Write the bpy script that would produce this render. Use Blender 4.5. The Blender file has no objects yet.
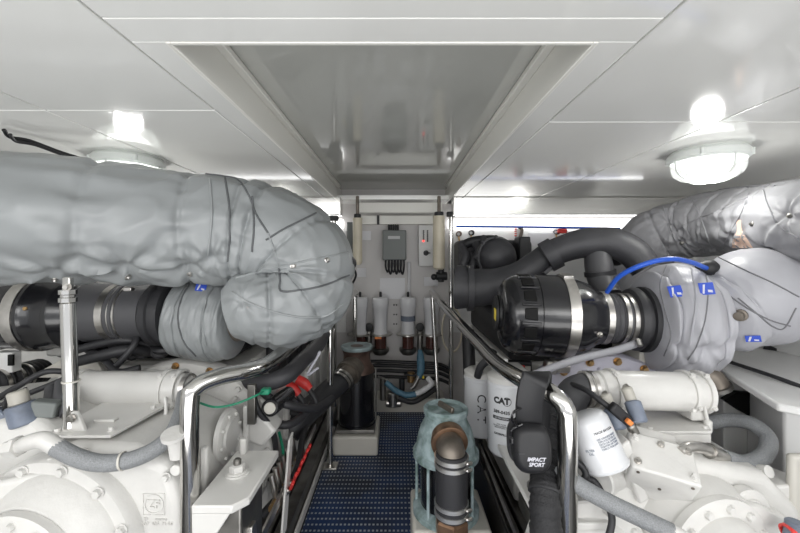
import bpy, math, random
from mathutils import Vector, Matrix, noise, Quaternion
random.seed(7)
COL = bpy.context.scene.collection
V = Vector
F, CX, CY, H = 380.0, 397.0, 256.0, 1.15
def P(u, v, d):
    """point that the photo shows at (u, v), d metres ahead of the camera"""
    return V(((u-CX)/F*d, d, H-(v-CY)/F*d))

X = lambda u, d: (u-CX)/F*d
# ------------------------------------------------------------------ materials
MATS = {}
def mat(name, col, rough=.5, metal=0., bump=0., bscale=40., var=0., vscale=6., spec=.5, coat=0., emit=None, estr=0., trans=0., col2=None, stretch=None, bdist=.004, alpha=1.):
    m = bpy.data.materials.new(name); m.use_nodes = True
    nt = m.node_tree; b = nt.nodes['Principled BSDF']
    b.inputs['Base Color'].default_value = (*col, 1)
    b.inputs['Roughness'].default_value = rough; b.inputs['Metallic'].default_value = metal
    b.inputs['Specular IOR Level'].default_value = spec
    b.inputs['Coat Weight'].default_value = coat; b.inputs['Coat Roughness'].default_value = .08
    b.inputs['Transmission Weight'].default_value = trans
    b.inputs['Alpha'].default_value = alpha
    if emit:
        b.inputs['Emission Color'].default_value = (*emit, 1); b.inputs['Emission Strength'].default_value = estr
    tc = nt.nodes.new('ShaderNodeTexCoord')
    mp = nt.nodes.new('ShaderNodeMapping')
    nt.links.new(tc.outputs['Object'], mp.inputs['Vector'])
    if stretch: mp.inputs['Scale'].default_value = stretch
    if var:
        n = nt.nodes.new('ShaderNodeTexNoise'); n.inputs['Scale'].default_value = vscale; n.inputs['Detail'].default_value = 5
        nt.links.new(mp.outputs[0], n.inputs['Vector'])
        r = nt.nodes.new('ShaderNodeValToRGB')
        c2 = col2 or tuple(c*(1-var) for c in col)
        r.color_ramp.elements[0].position = .35; r.color_ramp.elements[1].position = .62
        r.color_ramp.elements[0].color = (*c2, 1); r.color_ramp.elements[1].color = (*col, 1)
        nt.links.new(n.outputs['Fac'], r.inputs[0]); nt.links.new(r.outputs[0], b.inputs['Base Color'])
    if bump:
        n = nt.nodes.new('ShaderNodeTexNoise'); n.inputs['Scale'].default_value = bscale; n.inputs['Detail'].default_value = 4
        nt.links.new(mp.outputs[0], n.inputs['Vector'])
        bp = nt.nodes.new('ShaderNodeBump'); bp.inputs['Strength'].default_value = bump; bp.inputs['Distance'].default_value = bdist
        nt.links.new(n.outputs['Fac'], bp.inputs['Height']); nt.links.new(bp.outputs[0], b.inputs['Normal'])
    MATS[name] = m
    return m
M = {}
def dm(k, *a, **kw): M[k] = mat(k, *a, **kw)
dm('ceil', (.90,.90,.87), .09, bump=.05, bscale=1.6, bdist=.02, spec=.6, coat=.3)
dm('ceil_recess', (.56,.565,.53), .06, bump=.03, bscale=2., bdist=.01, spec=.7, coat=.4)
dm('ceil_trim', (.80,.79,.74), .3)
dm('gap', (.006,.006,.006), .6, spec=.2)
dm('white', (.70,.69,.665), .3, var=.07, vscale=5, bump=.12, bscale=60, bdist=.002, coat=.25)
dm('cast', (.66,.65,.625), .38, var=.1, vscale=7, bump=.5, bscale=55, bdist=.003, coat=.15)
dm('castr', (.68,.67,.645), .36, var=.08, vscale=7, bump=.45, bscale=55, bdist=.003, coat=.15)
dm('lilac', (.50,.49,.57), .35, var=.12, vscale=6, bump=.3, bscale=60)
dm('bulk', (.60,.58,.57), .4, var=.06, vscale=3)
dm('bulk_side', (.72,.72,.71), .4)
dm('lag', (.275,.29,.295), .34, var=.09, vscale=4, bump=.35, bscale=500, bdist=.0006, spec=.55)
dm('lag_dark', (.10,.105,.11), .6)
dm('lagr', (.30,.30,.315), .46, var=.10, vscale=5, bump=.35, bscale=500, bdist=.0006, spec=.3)
dm('lagr2', (.41,.41,.44), .38, var=.08, vscale=5, bump=.35, bscale=500, bdist=.0006)
dm('lagr_dark', (.17,.17,.18), .6)
dm('chrome', (.60,.59,.57), .11, 1., bump=.03, bscale=8)
dm('polished', (.78,.77,.74), .16, .85, bump=.15, bscale=3, bdist=.01)
dm('clamp_steel', (.72,.71,.69), .32, .9)
dm('steel', (.62,.60,.57), .3, 1., var=.25, vscale=20)
dm('dullsteel', (.33,.32,.30), .42, 1., var=.35, vscale=12)
dm('aged', (.23,.20,.17), .5, .7, var=.4, vscale=15)
dm('black', (.007,.007,.009), .22, coat=.4)
dm('blackmat', (.013,.013,.015), .5)
dm('rubber', (.026,.026,.029), .5, bump=.2, bscale=80)
dm('rubber_grey', (.065,.065,.07), .5)
dm('pipeblack', (.045,.045,.05), .5, bump=.4, bscale=180, bdist=.002, var=.25, vscale=9)
dm('braid', (.27,.28,.29), .5, bump=1., bscale=260, bdist=.002, var=.3, vscale=420)
dm('braid_black', (.018,.018,.02), .6, bump=1., bscale=300, bdist=.003)
dm('brass', (.55,.36,.17), .35, .9, var=.3, vscale=30)
dm('bronze', (.36,.22,.14), .38, .85, var=.4, vscale=18)
dm('patina', (.36,.45,.47), .6, .15, var=.5, vscale=22, col2=(.13,.19,.18), bump=.6, bscale=60)
dm('copper', (.16,.105,.085), .45, .6, var=.5, vscale=14)
dm('copper_ring', (.34,.42,.43), .5, .3, var=.4, vscale=20)
dm('cream', (.57,.55,.50), .45, var=.08)
dm('cream_tube', (.66,.60,.47), .35, var=.12, vscale=8)
dm('filter_white', (.66,.67,.69), .28, coat=.4)
dm('racor', (.70,.70,.72), .35)
dm('bowl', (.07,.025,.02), .15, coat=.5)
dm('boxgrey', (.17,.185,.18), .45)
dm('labelgrey', (.55,.56,.56), .5)
dm('ink', (.02,.02,.022), .5)
dm('red', (.65,.04,.035), .4)
dm('orange', (.8,.25,.06), .5)
dm('yellow', (.85,.65,.05), .4)
dm('blue', (.02,.10,.55), .35)
dm('bluetag', (.03,.08,.50), .5)
dm('bluehose', (.10,.23,.33), .5, var=.3, vscale=40)
dm('green', (.01,.22,.12), .45)
dm('sensor', (.18,.21,.27), .4, var=.3, vscale=25)
dm('sensorcap', (.48,.46,.41), .5, var=.2)
dm('plastic_clear', (.6,.6,.6), .25)
dm('oily', (.012,.011,.010), .4, var=.4, vscale=10)
dm('bilge', (.022,.021,.02), .4, var=.4, vscale=5)
dm('stain', (.72,.52,.42), .7)
dm('silverrope', (.75,.75,.76), .45, bump=.3, bscale=90)
dm('lamp_on', (.9,.95,.9), .3, emit=(1,1,.97), estr=3.0)
dm('lamp_ring', (.72,.75,.72), .35)
dm('strip', (.9,.9,.9), .3, emit=(1,1,1), estr=2.2)
dm('led_red', (.8,.05,.05), .4, emit=(1,.05,.03), estr=2)
dm('logo_white', (.62,.62,.68), .4)
# blue perforated walkway mat
def mat_mat():
    m = bpy.data.materials.new('blue_mat'); m.use_nodes = True; nt = m.node_tree; b = nt.nodes['Principled BSDF']
    tc = nt.nodes.new('ShaderNodeTexCoord'); sx = nt.nodes.new('ShaderNodeSeparateXYZ'); nt.links.new(tc.outputs['Object'], sx.inputs[0])
    def mth(op, a, bb):
        n = nt.nodes.new('ShaderNodeMath'); n.operation = op
        for i, q in enumerate((a, bb)):
            if q is None: continue
            if isinstance(q, (int, float)): n.inputs[i].default_value = q
            else: nt.links.new(q, n.inputs[i])
        return n.outputs[0]
    fy = mth('FRACT', mth('DIVIDE', sx.outputs[1], .036), None)
    fx = mth('FRACT', mth('DIVIDE', sx.outputs[0], .0175), None)
    a = mth('LESS_THAN', fx, .5); c = mth('LESS_THAN', fy, .30)
    k = mth('MULTIPLY', a, c)
    n = nt.nodes.new('ShaderNodeTexNoise'); n.inputs['Scale'].default_value = 5
    nt.links.new(tc.outputs['Object'], n.inputs['Vector'])
    base = nt.nodes.new('ShaderNodeValToRGB'); base.color_ramp.elements[0].color = (.008,.014,.035,1); base.color_ramp.elements[1].color = (.012,.040,.13,1)
    base.color_ramp.elements[0].position = .35; base.color_ramp.elements[1].position = .65
    nt.links.new(n.outputs['Fac'], base.inputs[0])
    mx = nt.nodes.new('ShaderNodeMix'); mx.data_type = 'RGBA'
    nt.links.new(k, mx.inputs[0]); nt.links.new(base.outputs[0], mx.inputs[6]); mx.inputs[7].default_value = (.40,.43,.46,1)
    nt.links.new(mx.outputs[2], b.inputs['Base Color']); b.inputs['Roughness'].default_value = .42
    bp = nt.nodes.new('ShaderNodeBump'); bp.inputs['Strength'].default_value = .5; bp.inputs['Distance'].default_value = .004; bp.invert = True
    nt.links.new(k, bp.inputs['Height']); nt.links.new(bp.outputs[0], b.inputs['Normal'])
    M['mat'] = m
mat_mat()
# clear glass for lamp domes
def glassmat():
    m = bpy.data.materials.new('dome_glass'); m.use_nodes = True; b = m.node_tree.nodes['Principled BSDF']
    b.inputs['Base Color'].default_value = (.95,.97,.96,1); b.inputs['Roughness'].default_value = .08
    b.inputs['Alpha'].default_value = .25; b.inputs['Emission Color'].default_value = (1,1,1,1); b.inputs['Emission Strength'].default_value = .08
    M['glass'] = m
glassmat()

# ------------------------------------------------------------------ mesh builder
def frame(ax):
    ax = ax.normalized(); h = V((0,0,1)) if abs(ax.z) < .9 else V((1,0,0))
    a = ax.cross(h).normalized(); return a, a.cross(ax).normalized()
def catmull(pts, n):
    pts = [V(p) for p in pts]
    if len(pts) < 3: return [pts[0].lerp(pts[-1], i/n) for i in range(n+1)]
    out = []; k = len(pts)-1
    for i in range(n+1):
        t = i/n*k; j = min(int(t), k-1); f = t-j
        p1, p2 = pts[j], pts[j+1]
        p0 = pts[j-1] if j > 0 else p1*2-p2
        p3 = pts[j+2] if j+2 <= k else p2*2-p1
        out.append(.5*((2*p1)+(p2-p0)*f+(2*p0-5*p1+4*p2-p3)*f*f+(3*p1-p0-3*p2+p3)*f**3))
    return out
class MB:
    def __init__(s): s.v = []; s.f = []
    def add(s, vs, fs):
        o = len(s.v); s.v += [V(x) for x in vs]; s.f += [tuple(i+o for i in f) for f in fs]; return s
    def box(s, x0, x1, y0, y1, z0, z1):
        return s.add([(x0,y0,z0),(x1,y0,z0),(x1,y1,z0),(x0,y1,z0),(x0,y0,z1),(x1,y0,z1),(x1,y1,z1),(x0,y1,z1)],
                     [(0,3,2,1),(4,5,6,7),(0,1,5,4),(1,2,6,5),(2,3,7,6),(3,0,4,7)])
    def obox(s, c, size, rot=(0,0,0)):
        R = Matrix.Rotation(rot[2],3,'Z') @ Matrix.Rotation(rot[1],3,'Y') @ Matrix.Rotation(rot[0],3,'X')
        m = MB().box(-size[0]/2,size[0]/2,-size[1]/2,size[1]/2,-size[2]/2,size[2]/2)
        return s.add([V(c)+R@v for v in m.v], m.f)
    def bar(s, a, b, w, h, up=(0,0,1)):
        a, b = V(a), V(b); d = (b-a).normalized(); x = d.cross(V(up)).normalized(); y = x.cross(d)
        vs = []
        for p in (a, b):
            for i, j in ((-1,-1),(1,-1),(1,1),(-1,1)): vs.append(p+x*w/2*i+y*h/2*j)
        return s.add(vs, [(0,1,2,3),(7,6,5,4),(0,4,5,1),(1,5,6,2),(2,6,7,3),(3,7,4,0)])
    def prism(s, poly, ext):
        n = len(poly); ext = V(ext); p = [V(q) for q in poly]
        return s.add(p+[q+ext for q in p], [tuple(range(n))[::-1], tuple(range(n,2*n))]+[(i,(i+1)%n,(i+1)%n+n,i+n) for i in range(n)])
    def lathe(s, o, ax, prof, n=40, a0=0, a1=2*math.pi):
        o, ax = V(o), V(ax).normalized(); a, b = frame(ax); vs = []; fs = []; full = abs(a1-a0-2*math.pi) < 1e-5
        m = n if full else n+1
        for t, r in prof:
            for i in range(m):
                an = a0+(a1-a0)*i/n; vs.append(o+ax*t+(a*math.cos(an)+b*math.sin(an))*r)
        for k in range(len(prof)-1):
            for i in range(n):
                j = (i+1) % m; fs.append((k*m+i, k*m+j, (k+1)*m+j, (k+1)*m+i))
        if full:
            if prof[0][1] > 1e-4: fs.append(tuple(range(m))[::-1])
            if prof[-1][1] > 1e-4: fs.append(tuple((len(prof)-1)*m+i for i in range(m)))
        return s.add(vs, fs)
    def cyl(s, a, b, r0, r1=None, n=32):
        a, b = V(a), V(b); L = (b-a).length
        return s.lathe(a, b-a, [(0,r0),(L,r0 if r1 is None else r1)], n)
    def ccyl(s, a, b, r, c=.004, n=36):
        a, b = V(a), V(b); L = (b-a).length
        return s.lathe(a, b-a, [(0,r-c),(c,r),(L-c,r),(L,r-c)], n)
    def ring(s, c, ax, R, r, w, n=40):
        """hollow band, inner R, thickness r, width w"""
        c, ax = V(c), V(ax).normalized(); c = c-ax*w/2
        s.lathe(c, ax, [(0,R),(0,R+r),(w,R+r),(w,R),(0,R)], n)
        # drop the caps the open profile would not need
        s.f = [f for f in s.f if len(f) <= 4]
        return s
    def tube(s, pts, r, n=14, seg=None, smooth=True):
        pts = [V(p) for p in pts]; k = len(pts)-1
        rs = r if isinstance(r, (list, tuple)) else [r]*len(pts)
        if smooth and k > 1:
            N = seg or k*8; c = catmull(pts, N); rr = []
            for i in range(N+1):
                t = i/N*k; j = min(int(t), k-1); f = t-j; f = f*f*(3-2*f); rr.append(rs[j]*(1-f)+rs[j+1]*f)
        else: c, rr = pts, rs
        return s.sweep(c, rr, n)
    def sweep(s, c, rr, n=14, disp=None):
        N = len(c); T = []
        for i in range(N):
            t = c[min(i+1,N-1)]-c[max(i-1,0)]; T.append(t.normalized())
        a, b = frame(T[0]); vs = []; fs = []
        for i in range(N):
            if i:
                q = T[i-1].rotation_difference(T[i]); a = q@a; b = q@b
            for j in range(n):
                an = 2*math.pi*j/n; R = rr[i]*(disp(i/(N-1), an) if disp else 1)
                vs.append(c[i]+(a*math.cos(an)+b*math.sin(an))*R)
        for i in range(N-1):
            for j in range(n):
                k = (j+1) % n; fs.append((i*n+j, i*n+k, (i+1)*n+k, (i+1)*n+j))
        fs.append(tuple(range(n))[::-1]); fs.append(tuple((N-1)*n+j for j in range(n)))
        return s.add(vs, fs)
    def ball(s, c, r, sc=(1,1,1), n=24, m=14):
        c = V(c); vs = []; fs = []
        for i in range(m+1):
            t = math.pi*i/m
            for j in range(n):
                p = 2*math.pi*j/n; vs.append(c+V((r*sc[0]*math.sin(t)*math.cos(p), r*sc[1]*math.sin(t)*math.sin(p), r*sc[2]*math.cos(t))))
        for i in range(m):
            for j in range(n):
                k = (j+1) % n; fs.append((i*n+j, (i+1)*n+j, (i+1)*n+k, i*n+k))
        return s.add(vs, fs)
    def hexb(s, c, ax, r, h):
        c, ax = V(c), V(ax).normalized()
        s.lathe(c, ax, [(0,r*1.35),(h*.18,r*1.35)], 18)
        return s.lathe(c+ax*h*.18, ax, [(0,r),(h*.7,r),(h*.82,r*.86)], 6)
    def build(s, name, m, parent=None, bevel=0, smooth=True, ang=38, segs=2, sub=0):
        vs = s.v
        if parent is None:
            mn = V([min(v[i] for v in vs) for i in range(3)]); mx = V([max(v[i] for v in vs) for i in range(3)])
            loc = V(((mn.x+mx.x)/2, (mn.y+mx.y)/2, mn.z)); off = loc
        else:
            off = wloc(parent); loc = V((0,0,0))
        me = bpy.data.meshes.new(name); me.from_pydata([v-off for v in vs], [], s.f)
        me.materials.append(M[m] if isinstance(m, str) else m)
        import bmesh
        bm = bmesh.new(); bm.from_mesh(me); bmesh.ops.remove_doubles(bm, verts=bm.verts, dist=1e-5)
        bmesh.ops.recalc_face_normals(bm, faces=bm.faces); bm.to_mesh(me); bm.free()
        if smooth:
            for p in me.polygons: p.use_smooth = True
            me.set_sharp_from_angle(angle=math.radians(ang))
        o = bpy.data.objects.new(name, me); COL.objects.link(o); o.location = loc
        if parent: o.parent = parent
        if bevel:
            b = o.modifiers.new('bevel', 'BEVEL'); b.width = bevel; b.segments = segs; b.limit_method = 'ANGLE'; b.angle_limit = math.radians(40)
        if sub:
            b = o.modifiers.new('sub', 'SUBSURF'); b.levels = sub; b.render_levels = sub
        return o
def wloc(o):
    l = V(o.location); p = o.parent
    while p: l += V(p.location); p = p.parent
    return l
def tag(o, label, cat, group=None):
    o['label'] = label; o['category'] = cat
    if group: o['group'] = group
    return o
def T(name, label, cat, loc, group=None):
    o = bpy.data.objects.new(name, None); COL.objects.link(o); o.location = V(loc); o.empty_display_size = .05
    return tag(o, label, cat, group)
def struct(o): o['kind'] = 'structure'; return o
def text(body, size, m, parent, name='lettering', place=None, depth=.0008, shear=0, bold=0, mono=None):
    cu = bpy.data.curves.new('t', 'FONT'); cu.body = body; cu.size = size; cu.extrude = depth; cu.align_x = 'CENTER'; cu.align_y = 'CENTER'
    cu.offset = bold; cu.shear = shear; cu.resolution_u = 3
    if mono: cu.space_character = mono
    o = bpy.data.objects.new('t', cu); COL.objects.link(o)
    dg = bpy.context.evaluated_depsgraph_get(); me = o.evaluated_get(dg).to_mesh()
    vs = [V(v.co) for v in me.vertices]; fs = [tuple(p.vertices) for p in me.polygons]
    o.evaluated_get(dg).to_mesh_clear(); bpy.data.objects.remove(o)
    mb = MB(); mb.add([place(v) for v in vs], fs)
    return mb.build(name, m, parent, smooth=False)
def on_plane(c, xa, ya):
    c, xa, ya = V(c), V(xa).normalized(), V(ya).normalized(); n = xa.cross(ya)
    return lambda v: c+xa*v.x+ya*v.y+n*v.z
def on_cyl(c, up, r, face):
    """wrap text on a cylinder of axis up, centre c, facing direction face"""
    c, up, face = V(c), V(up).normalized(), V(face); face = (face-up*face.dot(up)).normalized(); side = up.cross(face)
    def f(v):
        a = v.x/r; return c+up*v.y+(face*math.cos(a)+side*math.sin(a))*(r+v.z+.0006)
    return f
def bolt(parent, c, ax, r=.009, h=.012, m='white', name='bolt'):
    return MB().hexb(c, ax, r, h).build(name, m, parent)

# quilted / lagged fabric sleeve
def lag(pts, radii, seams, wr=.05, pinch=.06, seed=0, N=240, n=96, capend=(True,True), bulge=.03, angs=None, freq=5, dimples=()):
    c = catmull(pts, N); k = len(pts)-1; rr = []
    for i in range(N+1):
        t = i/N*k; j = min(int(t), k-1); f = t-j; f = f*f*(3-2*f); rr.append(radii[j]*(1-f)+radii[j+1]*f)
    for e in (0, 1):
        if capend[e]:
            for q in range(9):
                i = q if e == 0 else N-q
                rr[i] *= math.sqrt(max(0, 1-((9-q)/9.0)**2.4))+.001 if q < 9 else 1
    def disp(t, an):
        d = 0
        x, y = math.cos(an), math.sin(an)
        edges = [0]+list(seams)+[1]
        for a, b in zip(edges[:-1], edges[1:]):
            if a <= t <= b: d += bulge*(math.sin(math.pi*(t-a)/(b-a))**.6)
        for q, s in enumerate(seams):
            dt = t-s
            d -= pinch*math.exp(-(dt/.006)**2)
            w = math.exp(-abs(dt)/.05)
            w2 = math.exp(-abs(dt)/.022)
            ph = noise.noise(V((x*freq*.9, y*freq*.9, s*40+seed)))
            sk = noise.noise(V((x*freq*2.2, y*freq*2.2, s*31+seed+dt*9)))
            d += wr*w*ph*1.0*(1-math.exp(-(dt/.008)**2)) + wr*.7*w2*sk
        d += wr*.5*noise.noise(V((x*1.6, y*1.6, t*9+seed)))
        # slanting drape folds
        rf = noise.noise(V((x*2.6+t*5, y*2.6-t*3, t*16+seed*3)))
        d += wr*.55*(abs(rf)**.8)*(-1)
        for (t0, a0, A) in dimples:
            da = (an-a0+math.pi)%(2*math.pi)-math.pi; X_ = (t-t0)*tl_; rho = math.hypot(X_, da)
            if rho < 2.2:
                th = math.atan2(da, X_)
                d -= A*1.1*math.exp(-(rho/.13)**2)
                rid = math.sin(th*6+a0*7+t0*90)+.5*math.sin(th*11+t0*40)
                d += A*.42*rid*math.exp(-rho/.6)*(1-math.exp(-(rho/.16)**2))
        return 1+d
    tl_ = sum((c[i+1]-c[i]).length for i in range(N))/(sum(radii)/len(radii))
    return MB().sweep(c, rr, n, disp)
def band(pts, radii, t, w, h, extra, N=240, n=64, off=0):
    """thin strip wrapped around the sleeve at parameter t (0..1)"""
    c = catmull(pts, N); k = len(pts)-1; i = min(max(int(t*N), 1), N-1)
    tt = t*k; j = min(int(tt), k-1); f = tt-j; f = f*f*(3-2*f); r = radii[j]*(1-f)+radii[j+1]*f
    ax = (c[i+1]-c[i-1]).normalized()
    return MB().lathe(c[i]-ax*w/2, ax, [(0,r*(1+extra)-h),(0,r*(1+extra)),(w*.5,r*(1+extra)+h*.3),(w,r*(1+extra)),(w,r*(1+extra)-h)], n)

def cable(pts, r, m, label, name='cable', cat='cable', group=None, seg=None):
    o = MB().tube(pts, r, 10, seg=seg).build(name, m); tag(o, label, cat, group); return o
# ================================================================== SETTING
ZC = H+.414
def panel(name, x0, x1, y0, y1, m, z0=ZC, z1=ZC+.03, bev=.002):
    return struct(MB().box(x0,x1,y0,y1,z0,z1).build(name, m, bevel=bev))
g = .0022
xs = [(-2.1,-1.0),(-1.0,-.517)]
Yb = -.9; YW = 3.0
for a, b in xs:
    for y0, y1 in ((Yb,1.08),(1.08,2.68)): panel('ceiling', a+g, b-g, y0+g, y1-g, 'ceil')
for a, b in ((.468,.99),(.99,2.1)):
    for y0, y1 in ((Yb,1.174),(1.174,2.68)): panel('ceiling', a+g, b-g, y0+g, y1-g, 'ceil')
panel('ceiling', -.517+g, .468-g, Yb, .66, 'ceil')
RX0, RX1, RY0, RY1, RH = -.449, .391, .735, 2.86, .11
panel('ceiling', -.517+g, .468-g, .66+g, RY0, 'ceil')
panel('ceiling', -.517+g, RX0, RY0, YW, 'ceil'); panel('ceiling', RX1, .468-g, RY0, YW, 'ceil')
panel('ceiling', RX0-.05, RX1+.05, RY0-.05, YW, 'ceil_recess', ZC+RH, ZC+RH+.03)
struct(MB().box(RX0,RX0+.01,RY0,YW,ZC-.002,ZC+RH-.001).build('trim_1', 'ceil_trim', bevel=.002))
struct(MB().box(RX1-.01,RX1,RY0,YW,ZC-.002,ZC+RH-.001).build('trim_2', 'ceil_trim', bevel=.002))
struct(MB().box(RX0+.01,RX1-.01,RY0,RY0+.01,ZC-.002,ZC+RH-.001).build('trim_3', 'ceil_trim', bevel=.002))
struct(MB().box(RX0+.01,RX0+.034,RY0+.01,2.8,ZC+RH-.02,ZC+RH-.002).build('trim_4', 'ceil_trim', bevel=.003))
struct(MB().box(RX1-.034,RX1-.01,RY0+.01,2.8,ZC+RH-.02,ZC+RH-.002).build('trim_5', 'ceil_trim', bevel=.003))
struct(MB().box(-.30,.33,2.76,2.80,ZC-.10,ZC-.025).build('trim_6', 'ceil_trim', bevel=.004))
struct(MB().box(-2.1,2.1,Yb,YW,ZC+.16,ZC+.18).build('ceiling', 'gap'))
# transverse deckhead beams either side of the walkway
struct(MB().box(.395,2.1,2.66,2.78,ZC-.125,ZC-.001).build('trim_7', 'polished', bevel=.004))
struct(MB().box(-2.1,-.395,2.66,2.78,ZC-.125,ZC-.001).build('trim_8', 'polished', bevel=.004))
struct(MB().box(-2.1,2.1,2.78,YW,ZC,ZC+.03).build('ceiling', 'ceil'))
# walls and floor
struct(MB().box(-2.1,2.1,YW,YW+.05,-.12,ZC+.2).build('wall_front', 'bulk'))
struct(MB().box(-2.15,-2.1,Yb,YW,-.12,ZC+.2).build('wall_left', 'bulk_side'))
struct(MB().box(2.1,2.15,Yb,YW,-.12,ZC+.2).build('wall_right', 'bulk_side'))
struct(MB().box(-2.1,2.1,Yb,YW,-.14,-.10).build('floor', 'bilge'))
struct(MB().box(-.41,.41,Yb,YW,-.10,-.012).build('floor', 'oily'))
o = struct(MB().box(-.40,.40,Yb+.1,2.82,-.012,0).build('walkway_mat', 'mat', bevel=.003))
del o['kind']; tag(o, 'dark blue perforated rubber mat running down the central walkway', 'floor mat')
struct(MB().box(-.30,.36,2.80,2.98,-.012,.10).build('trim_9', 'cream', bevel=.01))
# raised white lip boards on the bulkhead
struct(MB().box(-.33,.33,2.95,3.0,H+.245,H+.315).build('trim_10', 'ceil_trim', bevel=.004))
# lighting strips on the bulkhead
for x0, x1, lb in ((.40,1.9,'long bright white strip lamp high on the bulkhead, right wing'), (-1.9,-.42,'long bright white strip lamp high on the bulkhead, left wing')):
    tag(MB().box(x0,x1,2.93,2.998,H+.215,H+.285).build('strip_lamp', 'strip', bevel=.006), lb, 'lamp')
# bright wing panels of the bulkhead
for x0, x1 in ((.42,2.08),(-2.08,-.40)):
    struct(MB().box(x0,x1,2.985,3.0,.55,H+.2).build('trim_11' if x0 > 0 else 'trim_12', 'bulk_side'))
# walkway side frames (stainless angle)
for sx, lb in ((-1,'left'),(1,'right')):
    x = .425*sx
    mb = MB().box(min(x,x+.028*sx),max(x,x+.028*sx),.2,2.75,-.10,.075); mb.box(min(x,x+.05*sx),max(x,x+.05*sx),.2,2.75,.075,.083)
    tag(mb.build('walkway_stringer', 'dullsteel', bevel=.002), 'polished steel edge beam along the %s side of the blue mat' % lb, 'beam')
    mb = MB().box(*sorted((.408*sx,.419*sx)),.3,2.5,-.01,.03)
    tag(mb.build('walkway_edging', 'white', bevel=.002), 'thin pale edging strip against the %s edge of the blue mat' % lb, 'trim strip')

# stitched details laid on the real surface of a jacket
from mathutils.bvhtree import BVHTree
def bvh(o):
    w0 = wloc(o); return BVHTree.FromPolygons([v.co+w0 for v in o.data.vertices], [tuple(p.vertices) for p in o.data.polygons])
EYE = V((0,0,H))
def hit(B, u, v):
    d = (P(u,v,1.)-EYE).normalized(); p, n, i, _ = B.ray_cast(EYE, d)
    if p is None: return None
    if n.dot(d) > 0: n = -n
    return p, n
def stitch(B, pix, rad, m, parent, name='seam', lift=.3):
    cc_ = catmull([V((u,v,0)) for u,v in pix], len(pix)*9); out = []
    for q in cc_:
        h_ = hit(B, q.x, q.y)
        if h_ and (not out or (h_[0]-out[-1]).length < .08): out.append(h_[0]+h_[1]*rad*lift)
    if len(out) > 3: return MB().sweep(out, [rad]*len(out), 7).build(name, m, parent)
def put(B, u, v, off=0):
    h_ = hit(B,u,v)
    return (h_[0]+h_[1]*off, h_[1])
def stud(B, u, v, parent, m='steel', k=1.):
    h_ = hit(B,u,v)
    if h_: MB().lathe(h_[0]-h_[1]*.002, h_[1], [(0,.010*k),(.004,.010*k),(.006,.006*k),(.012,.0045*k),(.013,0)], 14).build('stud', m, parent)
def patch(B, u, v, w_, h__, parent, rot=0):
    h_ = hit(B,u,v)
    if not h_: return
    p, n_ = h_; n_ = (n_+(EYE-p).normalized()*1.0).normalized()
    xa = (V((1,0,0))-n_*n_.x).normalized(); xa = (Quaternion(n_, rot)@xa).normalized(); tagpatch(p+n_*.006, xa, n_.cross(xa), w_, h__, parent)
# ------------------------------------------------------------------ ceiling lamps
def ceiling_lamp(x, y, label):
    K = 1.0; t = T('ceiling_lamp', label, 'lamp', (x, y, ZC), None)
    z = ZC
    MB().lathe((x,y,z), (0,0,-1), [(0,.10*K),(.0,.122*K),(.012,.132*K),(.034,.132*K),(.042,.122*K)], 56).build('base_ring', 'lamp_ring', t)
    MB().lathe((x,y,z-.040), (0,0,-1), [(0,.120*K),(.025,.120*K),(.05,.112*K),(.068,.09*K),(.076,.055*K),(.078,.0)], 56).build('dome', 'glass', t)
    MB().lathe((x,y,z-.040), (0,0,-1), [(0,.085*K),(.024,.08*K),(.044,.06*K),(.052,.035*K),(.054,0)], 40).build('diffuser', 'lamp_on', t)
    mb = MB()
    for a in (0, math.pi/2):
        pts = []
        for k in range(13):
            an = math.pi*k/12; pts.append(V((x+math.cos(a)*.126*K*math.cos(an), y+math.sin(a)*.126*K*math.cos(an), z-.040-.084*max(0,math.sin(an))**.6)))
        mb.tube(pts, .004, 8, smooth=False)
    mb.build('guard', 'lamp_ring', t)
    for a in range(4):
        an = math.pi/4+a*math.pi/2
        MB().cyl((x+.130*K*math.cos(an),y+.130*K*math.sin(an),z-.036),(x+.130*K*math.cos(an),y+.130*K*math.sin(an),z-.012),.008).build('screw', 'lamp_ring', t)
    li = bpy.data.lights.new('lamp_light', 'POINT'); li.energy = 3.0; li.shadow_soft_size = .05; li.color = (1,.99,.96)
    lo = bpy.data.objects.new('lamp_light', li); COL.objects.link(lo); lo.location = (x, y, z-.15)
ceiling_lamp(1.225, 1.50, 'round white caged ceiling lamp above the lagged pipe, right side')
ceiling_lamp(-1.13, 1.60, 'round white ceiling lamp half hidden behind the large grey pipe, left side')

# black cable across the ceiling, left
mb = MB(); c1 = [P(4,130,1.22), P(10,137,1.25), P(30,141,1.3), P(60,152,1.38), P(92,162,1.46)]
mb.tube(c1, .006, 10); mb.tube([p+V((.01,.01,-.011)) for p in c1], .005, 10)
tag(mb.build('lamp_cable', 'blackmat'), 'pair of black cables sagging under the ceiling towards the left lamp', 'cable')

# ================================================================== LEFT LAGGED EXHAUST
lp = [P(-40,219,1.22), P(60,221,1.28), P(160,227,1.37), P(225,230,1.42), P(270,238,1.44), P(299,260,1.43), P(302,288,1.41), P(282,304,1.37), P(250,308,1.33), P(226,314,1.31)]
lr = [.212,.210,.203,.197,.196,.186,.178,.158,.125,.085]
ex = T('exhaust_pipe', 'huge grey quilted exhaust pipe with a U-bend elbow, upper left', 'pipe', P(160,285,1.37))
seamsL = [.03,.155,.275,.375,.415,.53,.63,.72,.83]
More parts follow.
